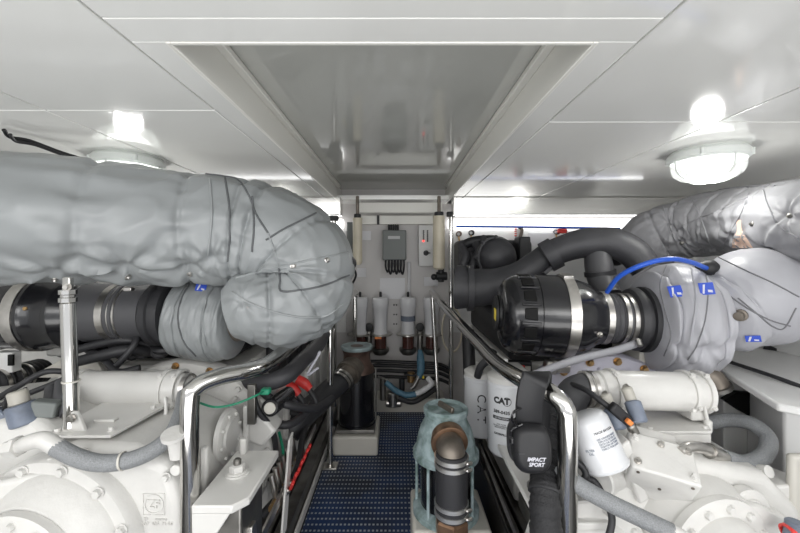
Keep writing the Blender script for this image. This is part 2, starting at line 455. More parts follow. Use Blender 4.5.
# filled in below, once the surface frame is known
# overlapping cover flap on the elbow with piped edge
def surf(pts, radii, N=300):
    c = catmull(pts, N); k = len(pts)-1
    A = []; a = b = None; pt = None
    for i in range(N+1):
        t = (c[min(i+1,N)]-c[max(i-1,0)]).normalized()
        if a is None: a, b = frame(t)
        else:
            q = pt.rotation_difference(t); a = q@a; b = q@b
        pt = t; A.append((a.copy(), b.copy()))
    def f(t, an, ex_):
        i = min(max(int(round(t*N)),0),N); x = t*k; j = min(int(x),k-1); q = x-j; q = q*q*(3-2*q); r = (radii[j]*(1-q)+radii[j+1]*q)
        return c[i]+(A[i][0]*math.cos(an)+A[i][1]*math.sin(an))*(r*(1.0)+ex_)
    return f
SL = surf(lp, lr)
# find which frame angle faces the camera
def best_angle(S, t, target=V((0,0,1.15))):
    return min((i*math.pi/36 for i in range(72)), key=lambda an: (S(t,an,0)-target).length)
def up_angle(S, t):
    return max((i*math.pi/36 for i in range(72)), key=lambda an: S(t,an,0).z)
def pick(S, u, v, dmax=9):
    best = None
    for i in range(0, 101):
        for j in range(72):
            t, an = i/100, j*math.pi/36; p = S(t, an, 0)
            if p.y < .3: continue
            pu, pv = CX+p.x/p.y*F, CY+(H-p.z)/p.y*F
            n_ = S(t, an, .02)-p
            if n_.dot(p-V((0,0,H))) > 0: continue
            e = (pu-u)**2+(pv-v)**2+p.y*2
            if best is None or e < best[0]: best = (e, t, an, p, n_.normalized())
    return best[1:]
aF = best_angle(SL, .5)
dl = [(pick(SL,u,v)[:2]) for u, v in ((55,272),(128,268),(190,268),(212,262),(293,266),(243,300),(330,325))]
lag(lp, lr, seamsL, wr=.085, pinch=.035, seed=3, bulge=.035, N=420, n=128, freq=3.2, dimples=[(t_,a_,A_) for (t_,a_),A_ in zip(dl,(.13,.14,.10,.08,.05,.10,.07))]).build('jacket', 'lag', ex, ang=80)
BJ = bvh(bpy.data.objects['jacket'])
for pix in ([(204,174),(222,176),(238,180),(249,196),(256,214),(268,233)], [(225,178),(229,205),(230,235),(228,262)], [(252,196),(254,225),(252,252)],
            [(266,240),(282,230),(300,221),(316,213)], [(279,268),(280,280),(281,291),(300,290),(325,285),(349,275)]):
    stitch(BJ, pix, .0034, 'lag_dark', ex)
for pix in ([(210,179),(212,215),(208,255)], [(236,278),(258,272),(280,267),(300,262),(330,256),(348,252)], [(232,292),(250,303),(275,312),(300,317),(325,316),(343,304)], [(268,233),(276,255),(279,268)]):
    stitch(BJ, pix, .0035, 'lag', ex)
for u, v in ((293,266),(327,260),(190,274),(128,277),(55,279)): stud(BJ, u, v, ex)
# strap running obliquely over the elbow
def oblique(S, t0, t1, a0, a1, w, ex_, n=40, curve=0, th=.003):
    mb = MB(); L = []; R = []
    for i in range(n+1):
        f = i/n; t = t0+(t1-t0)*f; a = a0+(a1-a0)*f+curve*math.sin(math.pi*f)
        L.append((t, a))
    vs = []; fs = []
    for i,(t,a) in enumerate(L):
        t2, a2 = L[min(i+1,n)]; t3, a3 = L[max(i-1,0)]
        p = S(t,a,ex_); d = (S(t2,a2,ex_)-S(t3,a3,ex_))
        if d.length < 1e-6: d = V((1,0,0))
        nrm = (S(t,a,ex_+.02)-p).normalized(); sd = d.normalized().cross(nrm).normalized()
        vs += [p-sd*w/2, p+nrm*th*.6, p+sd*w/2, p-nrm*.01]
    for i in range(n):
        for j in range(4):
            k = (j+1)%4; fs.append((i*4+j,i*4+k,(i+1)*4+k,(i+1)*4+j))
    fs += [(0,1,2,3), (n*4+3,n*4+2,n*4+1,n*4)]
    return mb.add(vs, fs)
# black sensor cone poking out at the right of the elbow
pr = T('probe', 'black rubber capped probe with a thin wire on the right of the left quilted elbow', 'probe', P(356,275,1.5))
mb = MB().lathe(P(346,262,1.42), P(356,268,1.48)-P(346,262,1.42), [(0,.032),(.03,.028),(.05,.012)], 20)
mb.build('cap', 'rubber', pr)
(MB().tube([P(353,268,1.5), P(356,275,1.55), P(352,284,1.6), P(346,290,1.62)], .0045, 8).build('wire', 'blackmat', pr))

# left turbo jacket
t = T('turbine_flange', 'rusty metal flange in the gap between the left jacket and the elbow', 'flange', P(226,345,1.5))
MB().lathe((X(222,1.5),1.5,P(0,318,1.5).z), (1,0,0), [(0,.10),(.012,.125),(.03,.125),(.035,.10),(.09,.085)], 36).build('ring', 'aged', t)
for k in range(10):
    an = k*math.pi/5; bolt(t, (X(222,1.5)+.012,1.5+.112*math.cos(an),P(0,318,1.5).z+.112*math.sin(an)), (-1,0,0), .008, .012, 'brass')
tl = [P(176,316,1.52), P(185,317,1.52), P(202,318,1.52), P(220,319,1.52), P(233,320,1.52), P(242,320,1.52)]
trr = [.115,.148,.158,.160,.146,.10]
tj = T('turbo_jacket', 'short grey fabric jacket with a blue tag around the left turbocharger', 'jacket', P(198,358,1.52))
lag(tl, trr, [.32,.62], wr=.07, pinch=.05, seed=9, bulge=.05, N=120, n=96, freq=4).build('cover', 'lag', tj, ang=80)
BT = bvh(bpy.data.objects['cover'])
stitch(BT, [(190,284),(181,300),(178,320),(184,342),(196,356)], .003, 'lag_dark', tj)
stitch(BT, [(206,300),(202,320),(206,345)], .003, 'lag', tj)
def tagpatch(c, xa, ya, w, h, parent):
    n = V(xa).normalized().cross(V(ya).normalized())
    mb = MB(); c = V(c); X, Y = V(xa).normalized()*w/2, V(ya).normalized()*h/2
    mb.prism([c-X-Y, c+X-Y, c+X+Y, c-X+Y], n*.0015)
    o = mb.build('brand_patch', 'bluetag', parent, smooth=False)
    m2 = MB()
    m2.prism([c-X*.7-Y*.8+n*.0016, c-X*.45-Y*.8+n*.0016, c-X*.1+Y*.7+n*.0016, c-X*.4+Y*.7+n*.0016], n*.0006)
    m2.prism([c+X*.1-Y*.6+n*.0016, c+X*.7-Y*.7+n*.0016, c+X*.7-Y*.3+n*.0016, c+X*.1-Y*.2+n*.0016], n*.0006)
    m2.build('patch_mark', 'logo_white', o, smooth=False)
patch(BT, 201, 288, .036, .030, tj)

# left hose from filter to turbo
t = T('intake_hose', 'black rubber intake hose with two bright clamps, left of the grey jacket', 'hose', P(112,340,1.5))
zc = P(0,312,1.5).z
MB().lathe((X(62,1.39),1.5,zc), (1,0,0), [(0,.118),(.05,.112),(.16,.108),(.165,.115),(.175,.115),(.18,.108),(.30,.104)], 44).build('sleeve', 'rubber_grey', t)
for u in (119, 130):
    MB().ring((X(u,1.5),1.5,zc), (1,0,0), .106, .005, .026).build('clamp', 'steel', t)
MB().obox((X(127,1.39),1.4,zc+.10), (.03,.022,.016)).build('clamp_screw', 'steel', t, bevel=.003)
MB().lathe((X(135,1.39),1.5,zc-.005), (1,0,0), [(0,.11),(.015,.125),(.04,.128),(.045,.120),(.06,.120),(.065,.130),(.085,.130),(.09,.1)], 44).build('cuff', 'rubber', t)
# left air filter
t = T('air_filter', 'black drum air filter with a bright steel band at the left picture edge', 'filter', P(20,347,1.5))
x0 = X(-58,1.39)
MB().lathe((x0,1.5,zc-.003), (1,0,0), [(0,.10),(.01,.125),(.10,.137),(.235,.138),(.24,.145),(.30,.145),(.31,.137),(.38,.135),(.385,.139),(.40,.139),(.405,.133),(.45,.122),(.47,.105)], 52).build('housing', 'black', t)
MB().ring((X(14,1.39),1.5,zc-.003), (1,0,0), .1455, .003, .042).build('band', 'steel', t)
MB().ring((X(-30,1.39),1.5,zc-.003), (1,0,0), .138, .005, .03).build('band', 'steel', t)
bolt(t, (X(30,1.39)+.005,1.375,zc+.03), (0,-1,.2), .008, .012, 'brass')

# chrome support post, left
t = T('support_post', 'upright chrome post propping up the large quilted pipe, left', 'post', P(72,433,1.05))
pb, ptp = P(72,428,1.06), P(68,302,1.06)
MB().ccyl(pb, ptp, .0185).build('pole', 'chrome', t)
MB().lathe(ptp, (0,0,1), [(0,.021),(.012,.021),(.014,.017),(.02,.017),(.022,.021),(.034,.021)], 8).build('lock_nut', 'chrome', t)
mb = MB().obox(P(68,288,1.06), (.022,.016,.062)); mb.build('clevis', 'chrome', t, bevel=.003)
bolt(t, P(68,287,1.045), (0,-1,0), .008, .01, 'steel')
MB().prism([P(60,434,1.045), P(86,434,1.045), P(80,420,1.045), P(76,412,1.045), P(69,412,1.045), P(64,420,1.045)], (0,.012,0)).build('foot_bracket', 'castr', t, bevel=.003)
bolt(t, P(72,418,1.035), (0,-1,0), .009, .012, 'steel')
MB().ring(P(71,381,1.06), (0,0,1), .0185, .003, .004).build('cable_tie', 'cream', t)

# ================================================================== LEFT GEARBOX
gb = T('gearbox', 'white painted gearbox with a raised emblem below the curved grey hose, lower left', 'gearbox', (-.88,1.05,.0))
mb = MB()
mb.prism([(-1.0,1.0,.10),(-.60,1.0,.10),(-.565,1.0,.20),(-.565,1.0,.50),(-.60,1.0,.60),(-.70,1.0,.645),(-.86,1.0,.655),(-.96,1.0,.62),(-1.0,1.0,.55)], (0,.42,0))
mb.build('casing', 'cast', gb, bevel=.03, segs=5)
MB().prism([(-1.5,.98,.30),(-1.0,1.02,.35),(-.93,1.02,.52),(-.95,1.06,.64),(-1.05,1.1,.69),(-1.5,1.0,.665)], (0,.42,0)).build('side_case', 'cast', gb, bevel=.02, segs=4)
MB().bar((-1.15,.94,.53), (-.86,1.0,.57), .03, .06).build('rib', 'cast', gb, bevel=.012)
# cover flange and output housing pointing to the viewer
oc = P(56,545,1.0); ax = V((-.10,-1,-.04))
MB().lathe(oc, ax, [(-.04,.235),(.0,.235),(.012,.228),(.016,.20),(.03,.195),(.06,.165),(.075,.155)], 64).build('bearing_cover', 'cast', gb)
for k in range(12):
    an = 2*math.pi*k/12+.2; a, b = frame(ax)
    bolt(gb, oc+(a*math.cos(an)+b*math.sin(an))*.214-V((0,.014,0)), ax, .011, .014, 'cast')
oc2 = oc+ax*.075
MB().lathe(oc2, ax, [(0,.15),(.0,.148),(.02,.148),(.024,.14),(.025,.105),(.07,.095),(.10,.085),(.12,.07),(.13,0)], 56).build('output_housing', 'cast', gb)
for k in range(12):
    an = 2*math.pi*k/12; a, b = frame(ax)
    bolt(gb, oc2+ax*.022+(a*math.cos(an)+b*math.sin(an))*.126, ax, .0095, .013, 'cast')
# raised panel with emblem and casting numbers
yf = 1.0
pc = P(154,504,yf)
mb = MB(); w = .028
for a_, b_ in (((-w,-w),(w,-w)),((w,-w),(w,w)),((w,w),(-w,w)),((-w,w),(-w,-w))):
    mb.bar(pc+V((a_[0],-.001,a_[1])), pc+V((b_[0],-.001,b_[1])), .0022, .003, (0,1,0))
mb.build('emblem_frame', 'cast', gb)
MB().ring(pc+V((0,-.001,0)), (0,-1,0), .0225, .0035, .004, 40).build('emblem_ring', 'cast', gb)
text('ZF', .030, 'cast', gb, 'emblem_letters', on_plane(pc+V((0,-.002,0)), (1,0,0), (0,0,1)), depth=.002, bold=.0008)
text('ZF      marine', .011, 'cast', gb, 'casting_text', on_plane(pc+V((.004,-.001,-.039)), (1,0,0), (0,0,1)), depth=.0015)
text('3207 405 7146', .013, 'cast', gb, 'casting_number', on_plane(pc+V((.004,-.001,-.051)), (1,0,0), (0,0,1)), depth=.0018, mono=1.15)
for (u, v) in ((54,461),(178,468)):
    MB().lathe(P(u,v,1.0), (0,-1,0), [(0,.014),(.012,.014),(.014,.012),(.014,0)], 20).build('plug', 'cast', gb)
MB().lathe(P(178,455,1.0), (0,-.3,1), [(0,.02),(.05,.018),(.06,.03),(.07,.03)], 20).build('breather', 'cast', gb)
# top plate
tp = T('mounting_plate', 'flat white plate on the left gearbox under the oil cooler', 'plate', (-.86,1.12,.655))
MB().prism([(-.95,1.02,.66),(-.77,1.02,.66),(-.74,1.26,.66),(-.97,1.26,.66)], (0,0,.008)).build('plate', 'white', tp, bevel=.002)
MB().box(-.88,-.82,1.1,1.12,.668,.676).build('tab', 'white', tp, bevel=.002)
for x, y in ((-.93,1.04),(-.79,1.05),(-.77,1.2)): bolt(tp, (x,y,.668), (0,0,1), .007, .01, 'white')
# oil cooler
t = T('oil_cooler', 'white horizontal cylinder oil cooler behind the chrome post, left', 'oil cooler', P(130,410,1.27))
yc = 1.30; zz = P(0,389,yc).z
ccx = lambda u: X(u, yc)
MB().lathe((ccx(62),yc,zz), (1,0,0), [(0,.0),(.0,.04),(.012,.055),(.05,.060),(.38,.060),(.40,.060),(.41,.052),(.43,.050),(.44,.0)], 44).build('shell', 'white', t)
for u in (83, 168, 181):
    MB().ring((ccx(u),yc,zz), (1,0,0), .058, .008, .014).build('flange', 'white', t)
    for an in (.6, 2.2, 3.7): bolt(t, (ccx(u)-.004, yc-.062*math.sin(an), zz+.062*math.cos(an)), (0,-math.sin(an),math.cos(an)), .007, .01, 'white')
MB().box(ccx(80),ccx(100),yc-.05,yc+.04,.668,zz-.03).build('foot', 'white', t, bevel=.004)
MB().box(ccx(150),ccx(168),yc-.05,yc+.04,.668,zz-.03).build('foot', 'white', t, bevel=.004)
MB().ring((ccx(188),yc,zz), (1,0,0), .046, .006, .016).build('hose_clamp', 'steel', t)
MB().tube([P(165,397,1.22),P(166,410,1.21),P(164,422,1.2)], .006, 10).build('drain_pipe', 'white', t)
MB().ccyl(P(163,420,1.2), P(162,438,1.18), .009).build('drain_tap', 'white', t)
# gray hose on gearbox left
t = T('braided_hose', 'grey braided hose curving from a white elbow across the left gearbox', 'hose', P(100,470,.95))
MB().tube([P(8,449,.95),P(20,446,.95),P(30,442,.94),P(44,440,.94),P(60,449,.94)], [.017,.017,.019,.020,.020], 18).build('elbow_fitting', 'cast', t)
MB().lathe(P(8,449,.95), P(16,447,.95)-P(8,449,.95), [(0,.022),(.018,.022),(.019,.026),(.03,.026)], 6).build('nut', 'cast', t)
MB().tube([P(56,447,.94),P(78,458,.94),P(102,463,.95),P(130,460,.96),P(155,449,.99),P(172,433,1.03),P(181,412,1.1),P(184,395,1.2)], .0205, 20).build('sleeve', 'braid', t)
MB().ring(P(123,461,.955), (1,.1,.15), .0205, .002, .005).build('cable_tie', 'cream', t)

# ================================================================== LEFT ENGINE
eng = T('marine_engine', 'white marine diesel engine stretching forward along the left of the walkway', 'engine', (-.85,2.1,.1))
mb = MB().box(-1.25,-.52,1.52,2.75,.12,.58); mb.prism([(-1.2,1.55,.58),(-.56,1.55,.58),(-.62,1.55,.70),(-1.15,1.55,.70)], (0,1.2,0))
mb.build('block', 'cast', eng, bevel=.015)
fc = P(182,452,1.50)
MB().lathe(fc, (0,-1,0), [(-.06,.36),(.0,.36),(.012,.352),(.016,.33),(.02,.30),(.06,.24),(.08,.2)], 72).build('flywheel_housing', 'cast', eng)
for k in range(16):
    an = math.pi*2*k/16+.05
    bolt(eng, fc+V((.343*math.cos(an),-.013,.343*math.sin(an))), (0,-1,0), .011, .014, 'brass' if k in (3,4,5) else 'cast')
for k in range(9):
    an = math.pi*k/8
    MB().bar(fc+V((.12*math.cos(an),-.05,.12*math.sin(an))), fc+V((.32*math.cos(an),-.02,.32*math.sin(an))), .014, .03, (0,1,0)).build('web', 'cast', eng, bevel=.004)
for k in range(5):
    y = 1.72+k*.2
    MB().box(-.60,-.535,y,y+.15,.60,.80).build('rocker_cover', 'blackmat', eng, bevel=.02)
    MB().box(-.54,-.50,y+.02,y+.14,.30,.50).build('inspection_cover', 'cast', eng, bevel=.01)
MB().tube([(-.58,1.7,.84),(-.58,2.7,.84)], .035, 18, smooth=False).build('fuel_rail', 'dullsteel', eng)
MB().box(-1.2,-.7,1.7,2.7,.7,.95).build('manifold', 'blackmat', eng, bevel=.03)
MB().box(-1.5,-1.0,1.62,1.9,.72,.86).build('control_box', 'white', eng, bevel=.01)
MB().prism([P(25,378,1.5),P(105,378,1.5),P(98,362,1.5),P(60,360,1.5),P(35,374,1.5)], (0,.02,0)).build('bracket', 'cream', eng, bevel=.004)
# white coolant flask and white ribbed housing seen under the rail
t = MB().prism([P(241,440,1.42),P(262,448,1.42),P(276,432,1.42),P(263,417,1.42),P(249,417,1.42)], (0,.10,0)).build('header_tank', 'white', bevel=.012, segs=3)
tag(t, 'small white plastic tank under the left handrail beside the dark plate', 'tank')
tag(MB().box(X(247,1.38),X(255,1.38),1.38,1.40,P(0,425,1.38).z,P(0,385,1.38).z).build('heat_shield', 'dullsteel', bevel=.003), 'upright dull metal plate behind the left handrail bend', 'plate')
t = T('starter_motor', 'small black cylindrical motor with pale end cap under the left handrail', 'motor', P(275,420,1.45))
MB().ccyl(P(270,408,1.40), P(288,394,1.62), .032).build('body', 'black', t)
MB().ccyl(P(269.5,408.5,1.393), P(270,408,1.40), .021, c=.002).build('end_cap', 'cream', t)

# side cover and fittings facing the walkway on the left gearbox
sc_ = V((-.565,1.27,.55))
MB().lathe(sc_, (1,0,0), [(-.01,.085),(.004,.085),(.008,.080),(.009,.055),(.016,.050),(.018,0)], 44).build('side_cover', 'cast', gb)
for k in range(8):
    an = k*math.pi/4+.2; bolt(gb, sc_+V((.006,.069*math.cos(an),.069*math.sin(an))), (1,0,0), .007, .010, 'cast')
MB().bar((-.56,1.10,.30),(-.555,1.10,.60),.02,.02,(0,1,0)).build('side_rib', 'cast', gb, bevel=.006)
MB().bar((-.56,1.40,.30),(-.555,1.40,.60),.02,.02,(0,1,0)).build('side_rib', 'cast', gb, bevel=.006)
for k, (x_, z_) in enumerate(((-.60,.25),(-.60,.40),(-.605,.57),(-.70,.62),(-.82,.635))): bolt(gb, (x_,.998,z_), (0,-1,0), .009, .012, 'cast')
cable([P(255,384,1.5),P(270,398,1.48),P(292,406,1.5),P(315,408,1.6),P(332,398,1.75)], .016, 'rubber', 'thick black cable sagging in a loop below the red boots')
cable([P(252,390,1.42),P(258,410,1.42),P(272,430,1.45),P(276,455,1.5),P(270,480,1.5)], .011, 'rubber', 'black cable falling between the small tank and the left mount')
cable([P(262,420,1.62),P(285,425,1.62),P(300,418,1.7),P(312,405,1.8)], .018, 'pipeblack', 'dark hose crossing behind the small black motor', 'hose', 'hose')
mb = MB().box(-1.5,-.72,1.66,2.0,.70,.93)
mb.build('dark_backing', 'gap', eng, bevel=.02)  # black box added to stand for the dark behind the left cables
for k in range(9):
    u0 = 70+k*9; a_ = random.uniform(-6,6)
    MB().tube([P(u0,338+a_,1.56),P(u0+12,348+a_,1.5),P(u0+26,352-a_,1.5),P(u0+44,345+a_*.5,1.56)], .010+.006*random.random(), 9).build('loom_wire', 'rubber' if k%3 else 'pipeblack', eng)
MB().box(X(4,1.5),X(22,1.5),1.46,1.5,P(0,370,1.5).z,P(0,350,1.5).z).build('terminal_box', 'bulk_side', eng, bevel=.004)
MB().box(X(7,1.45),X(12,1.45),1.452,1.46,P(0,366,1.45).z,P(0,355,1.45).z).build('terminal_slot', 'gap', eng)
# mount bracket left
t = T('engine_mount', 'white horizontal mount plate with a big hex bolt beside the left chrome post', 'mount', (-.45,1.05,.1))
MB().prism([(-.518,.955,.50),(-.415,.955,.50),(-.385,.99,.50),(-.382,1.23,.50),(-.518,1.23,.50)], (0,0,.022)).build('top_plate', 'white', t, bevel=.004)
MB().prism([(-.518,.957,.51),(-.415,.957,.51),(-.46,.957,.44),(-.518,.957,.42)], (0,.012,0)).build('lip', 'white', t, bevel=.003)
MB().box(-.51,-.41,1.0,1.16,.08,.50).build('pedestal', 'dullsteel', t, bevel=.006)
MB().prism([(-.40,1.0,.12),(-.40,1.14,.12),(-.40,1.08,.40),(-.40,1.05,.40)], (-.02,0,0)).build('gusset', 'steel', t, bevel=.003)
pbolt = V((-.462,1.10,.522))
MB().lathe(pbolt, (0,0,1), [(0,.034),(.004,.034),(.005,.028),(.008,.028)], 28).build('washer', 'white', t)
MB().lathe(pbolt+V((0,0,.008)), (0,0,1), [(0,.022),(.016,.022),(.018,.019)], 6).build('hex_nut', 'castr', t)
MB().ccyl(pbolt+V((0,0,.02)), pbolt+V((0,0,.042)), .011).build('stud', 'dullsteel', t)
MB().ccyl((-.49,1.21,.52), (-.49,1.21,.57), .011).build('dowel', 'castr', t)
MB().box(-.64,-.49,.6,2.7,-.1,.078).build('engine_bed', 'dullsteel', None, bevel=.006)
bpy.data.objects['engine_bed']['label'] = 'long grey steel bed beam under the left engine'; bpy.data.objects['engine_bed']['category'] = 'beam'

# narrow upright plates beyond the mount
tag(MB().prism([(-.40,1.32,.16),(-.40,1.38,.16),(-.40,1.47,.47),(-.40,1.42,.46)], (-.008,0,0)).build('side_plate', 'white', bevel=.002), 'narrow upright white plate between the left mount and the red valves', 'plate')
tag(MB().bar((-.43,.75,.26), (-.41,1.9,.30), .01, .03).build('guard_bar', 'steel', bevel=.002), 'slim steel bar running low beside the left engine mount', 'bar')

# valve manifold with red handles
t = T('valve_manifold', 'brass valve manifold with a row of red handles low on the left', 'manifold', (-.42,1.75,.12))
MB().cyl((-.44,1.35,.25), (-.44,1.75,.25), .018).build('header_pipe', 'brass', t)
for k in range(7):
    y = 1.39+k*.045
    b_ = MB().ccyl((-.44,y,.25), (-.395,y,.30), .013); b_.cyl((-.44,y,.25),(-.46,y,.35),.011).build('valve', 'steel', t)
    MB().obox((-.384,y,.312+.004*(k%2)), (.012,.019,.040), (.5,.4,0)).build('handle', 'red', t, bevel=.004)
tag(MB().tube([P(310,415,1.9),P(303,435,1.75),P(300,455,1.6),P(296,472,1.5),P(284,490,1.42),P(262,515,1.38)], .014, 14).build('black_hose', 'rubber'), 'black hose dropping past the row of red valve handles', 'hose')
tag(MB().tube([P(279,432,1.6),P(283,452,1.55),P(280,475,1.5),P(282,492,1.5)], .006, 8).build('green_wire', 'green'), 'green wire hanging beside the narrow white upright plate', 'wire')
tag(MB().tube([P(197,402,1.2),P(215,407,1.16),P(235,404,1.18),P(255,396,1.2),P(264,391,1.24)], .0035, 8).build('earth_wire', 'green'), 'thin green earth wire sagging behind the left handrail bend', 'wire')
tag(MB().obox(P(266,391,1.25), (.03,.03,.02)).build('wire_lug', 'green', bevel=.006), 'small green connector where the thin green wire meets the handrail', 'connector')
for k, (u, v) in enumerate(((293,388),(304,383))):
    t = T('battery_cable', ['thick black cable with a red boot, nearer of two under the left rail','thick black cable with a red boot, farther of two under the left rail'][k], 'cable', P(u,v+30,1.8))
    MB().tube([P(u-4,v-2,1.8),P(u+6,v+8,1.8),P(u+12,v+20,1.8),P(u+2,v+26,1.78),P(u-22,v+12-k*4,1.8),P(u-45,v+4,1.85)], .013, 12).build('cable', 'rubber', t)
    MB().tube([P(u-7,v-4,1.8),P(u,v,1.8),P(u+6,v+6,1.8)], [.022,.024,.018], 12).build('boot', 'red', t)
tag(MB().tube([P(225,376,1.62),P(258,383,1.5),P(285,376,1.5),P(303,360,1.65),P(318,345,1.9),P(330,325,2.2)], [.02,.032,.034,.034,.034,.03], 18, seg=80).build('wrapped_hose', 'pipeblack'), 'fat black wrapped hose following the underside of the left handrail', 'hose')
tag(MB().tube([P(300,370,1.75),P(312,362,1.75),P(320,352,1.75),P(308,374,1.72),P(318,368,1.7)], .006, 8).build('tied_cord', 'logo_white'), 'loose white cord looped under the far end of the left handrail', 'cord')

# clutter of cables around the sensors, far left
for k, (pts, r) in enumerate([
    ([P(-5,400,1.25),P(20,385,1.25),P(45,372,1.28),P(70,372,1.3)], .010),
    ([P(-5,408,1.2),P(25,395,1.2),P(50,385,1.22),P(66,378,1.25)], .009),
    ([P(8,395,1.15),P(5,410,1.12),P(18,425,1.1),P(38,432,1.1),P(60,434,1.1)], .006),
    ([P(25,388,1.16),P(30,405,1.14),P(34,420,1.12),P(55,430,1.1)], .005),
    ([P(70,352,1.45),P(95,345,1.45),P(125,340,1.45),P(150,345,1.5)], .016),
    ([P(75,362,1.42),P(100,356,1.4),P(128,350,1.42),P(150,352,1.5)], .020),
    ([P(110,372,1.4),P(122,360,1.4),P(134,345,1.42),P(138,335,1.45)], .012),
    ([P(80,345,1.5),P(105,360,1.42),P(118,372,1.38),P(140,368,1.4)], .013)]):
    cable(pts, r, 'rubber', ['black cable arching over the sensors at the far left','black cable just below the topmost one at the far left','thin dark cable looping around the pale sensor cap','thin dark cable dropping beside the pale sensor cap','upper black hose under the left intake hose','thick black hose under the left intake hose','black hose rising towards the left intake cuff','black hose crossing behind the white cooler cylinder'][k])
t = T('sensor', 'blue-grey sensor with a pale cap at the far left of the gearbox', 'sensor', P(15,425,1.1))
MB().ccyl(P(26,424,1.10), P(20,404,1.10), .036).build('body', 'sensor', t)
MB().ccyl(P(20,404,1.10), P(17,391,1.10), .024).build('cap', 'sensorcap', t)
MB().obox(P(46,408,1.12), (.065,.04,.045), (0,.2,.3)).build('plug', 'boxgrey', t, bevel=.006)
MB().ccyl(P(-6,424,1.10), P(8,412,1.12), .03).build('side_port', 'sensor', t)
for k,(u,v) in enumerate(((50,398),(60,392))):
    t = T('cable_boot', ['dark ribbed cable boot left of the chrome post foot','dark ribbed cable boot directly behind the chrome post'][k], 'cable boot', P(u,v+35,1.15))
    MB().tube([P(u,v-10,1.2),P(u+2,v+8,1.16),P(u+7,v+22,1.14)], [.014,.022,.018], 14).build('boot', 'rubber_grey', t)
    MB().ccyl(P(u+7,v+22,1.14), P(u+9,v+34,1.13), .012).build('threaded_end', 'dullsteel', t)
t = T('corrugated_hose', 'dark ribbed hose with steel clamps at the far left edge', 'hose', P(15,395,1.35))
pts = catmull([P(-30,392,1.40),P(-5,385,1.45),P(18,378,1.55),P(38,372,1.7)], 60)
MB().sweep(pts, [.055+.004*math.sin(i*1.3) for i in range(61)], 20).build('sleeve', 'rubber', t)
for i in (22,32,40): MB().ring(pts[i], pts[i+1]-pts[i], .056, .004, .014).build('clamp', 'steel', t)

# ================================================================== HANDRAILS
def rail(label, path, posts, r, loc):
    t = T('handrail', label, 'handrail', loc)
    c = [V(p) for p in path]
    MB().tube(c, r, 24, seg=len(c)*10).build('rail', 'chrome', t)
    for a, b, rr in posts:
        MB().ccyl(a, b, rr, c=.001).build('post', 'chrome', t)
        MB().ccyl(V(b)+V((0,0,.0)), V(b)+V((0,0,.012)), rr*2.0).build('foot_flange', 'dullsteel', t)
    return t
A = [(-.545,1.0,.02),(-.545,1.0,.25),(-.545,1.0,.55),(-.545,1.0,.76),(-.535,1.01,.80),(-.495,1.05,.815),(-.44,1.12,.812),(-.405,1.22,.812),(-.385,1.5,.825),(-.355,2.07,.848),(-.31,2.80,.880)]
rail('chrome tubular handrail along the left engine', A, [((-.31,2.80,.876),(-.31,2.80,.0),.016)], .0235, (-.4,1.9,0))
Bp = [(.43,.96,.02),(.43,.96,.25),(.43,.96,.50),(.43,.96,.72),(.425,.965,.765),(.405,.99,.79),(.375,1.06,.792),(.36,1.18,.782),(.352,1.35,.772),(.342,1.6,.782),(.30,2.2,.83),(.262,2.85,.88)]
rail('chrome tubular handrail along the right engine, ear muffs hung on it', Bp, [((.262,2.84,.876),(.30,2.72,.0),.015)], .0245, (.35,1.9,0))
for (u, d, zt, zb, lb) in ((334,2.07,.845,.0,'short upright chrome post under the left handrail'), (337,2.70,1.40,.0,'upright chrome post from floor to beam on the left of the walkway'), (451,2.78,1.437,.0,'upright chrome post from floor to beam on the right of the walkway')):
    t = T('stanchion', lb, 'post', (X(u,d),d,zb))
    MB().ccyl((X(u,d)-(.021 if u<400 else 0),d,zb+.012), (X(u,d)-(.021 if u<400 else 0),d,zt), .0165, c=.001).build('pole', 'chrome', t)
    xx = X(u,d)-(.021 if u<400 else 0)
    MB().box(xx-.04,xx+.04,d-.035,d+.035,zb,zb+.012).build('base_plate', 'steel', t, bevel=.003)
    if zt > 1: MB().box(xx-.03,xx+.03,d-.03,d+.03,zt,zt+.035).build('top_bracket', 'blackmat', t, bevel=.004)
    for dx in (-.028,.028): bolt(t, (xx+dx,d-.02,zb+.012), (0,0,1), .006, .008, 'steel')

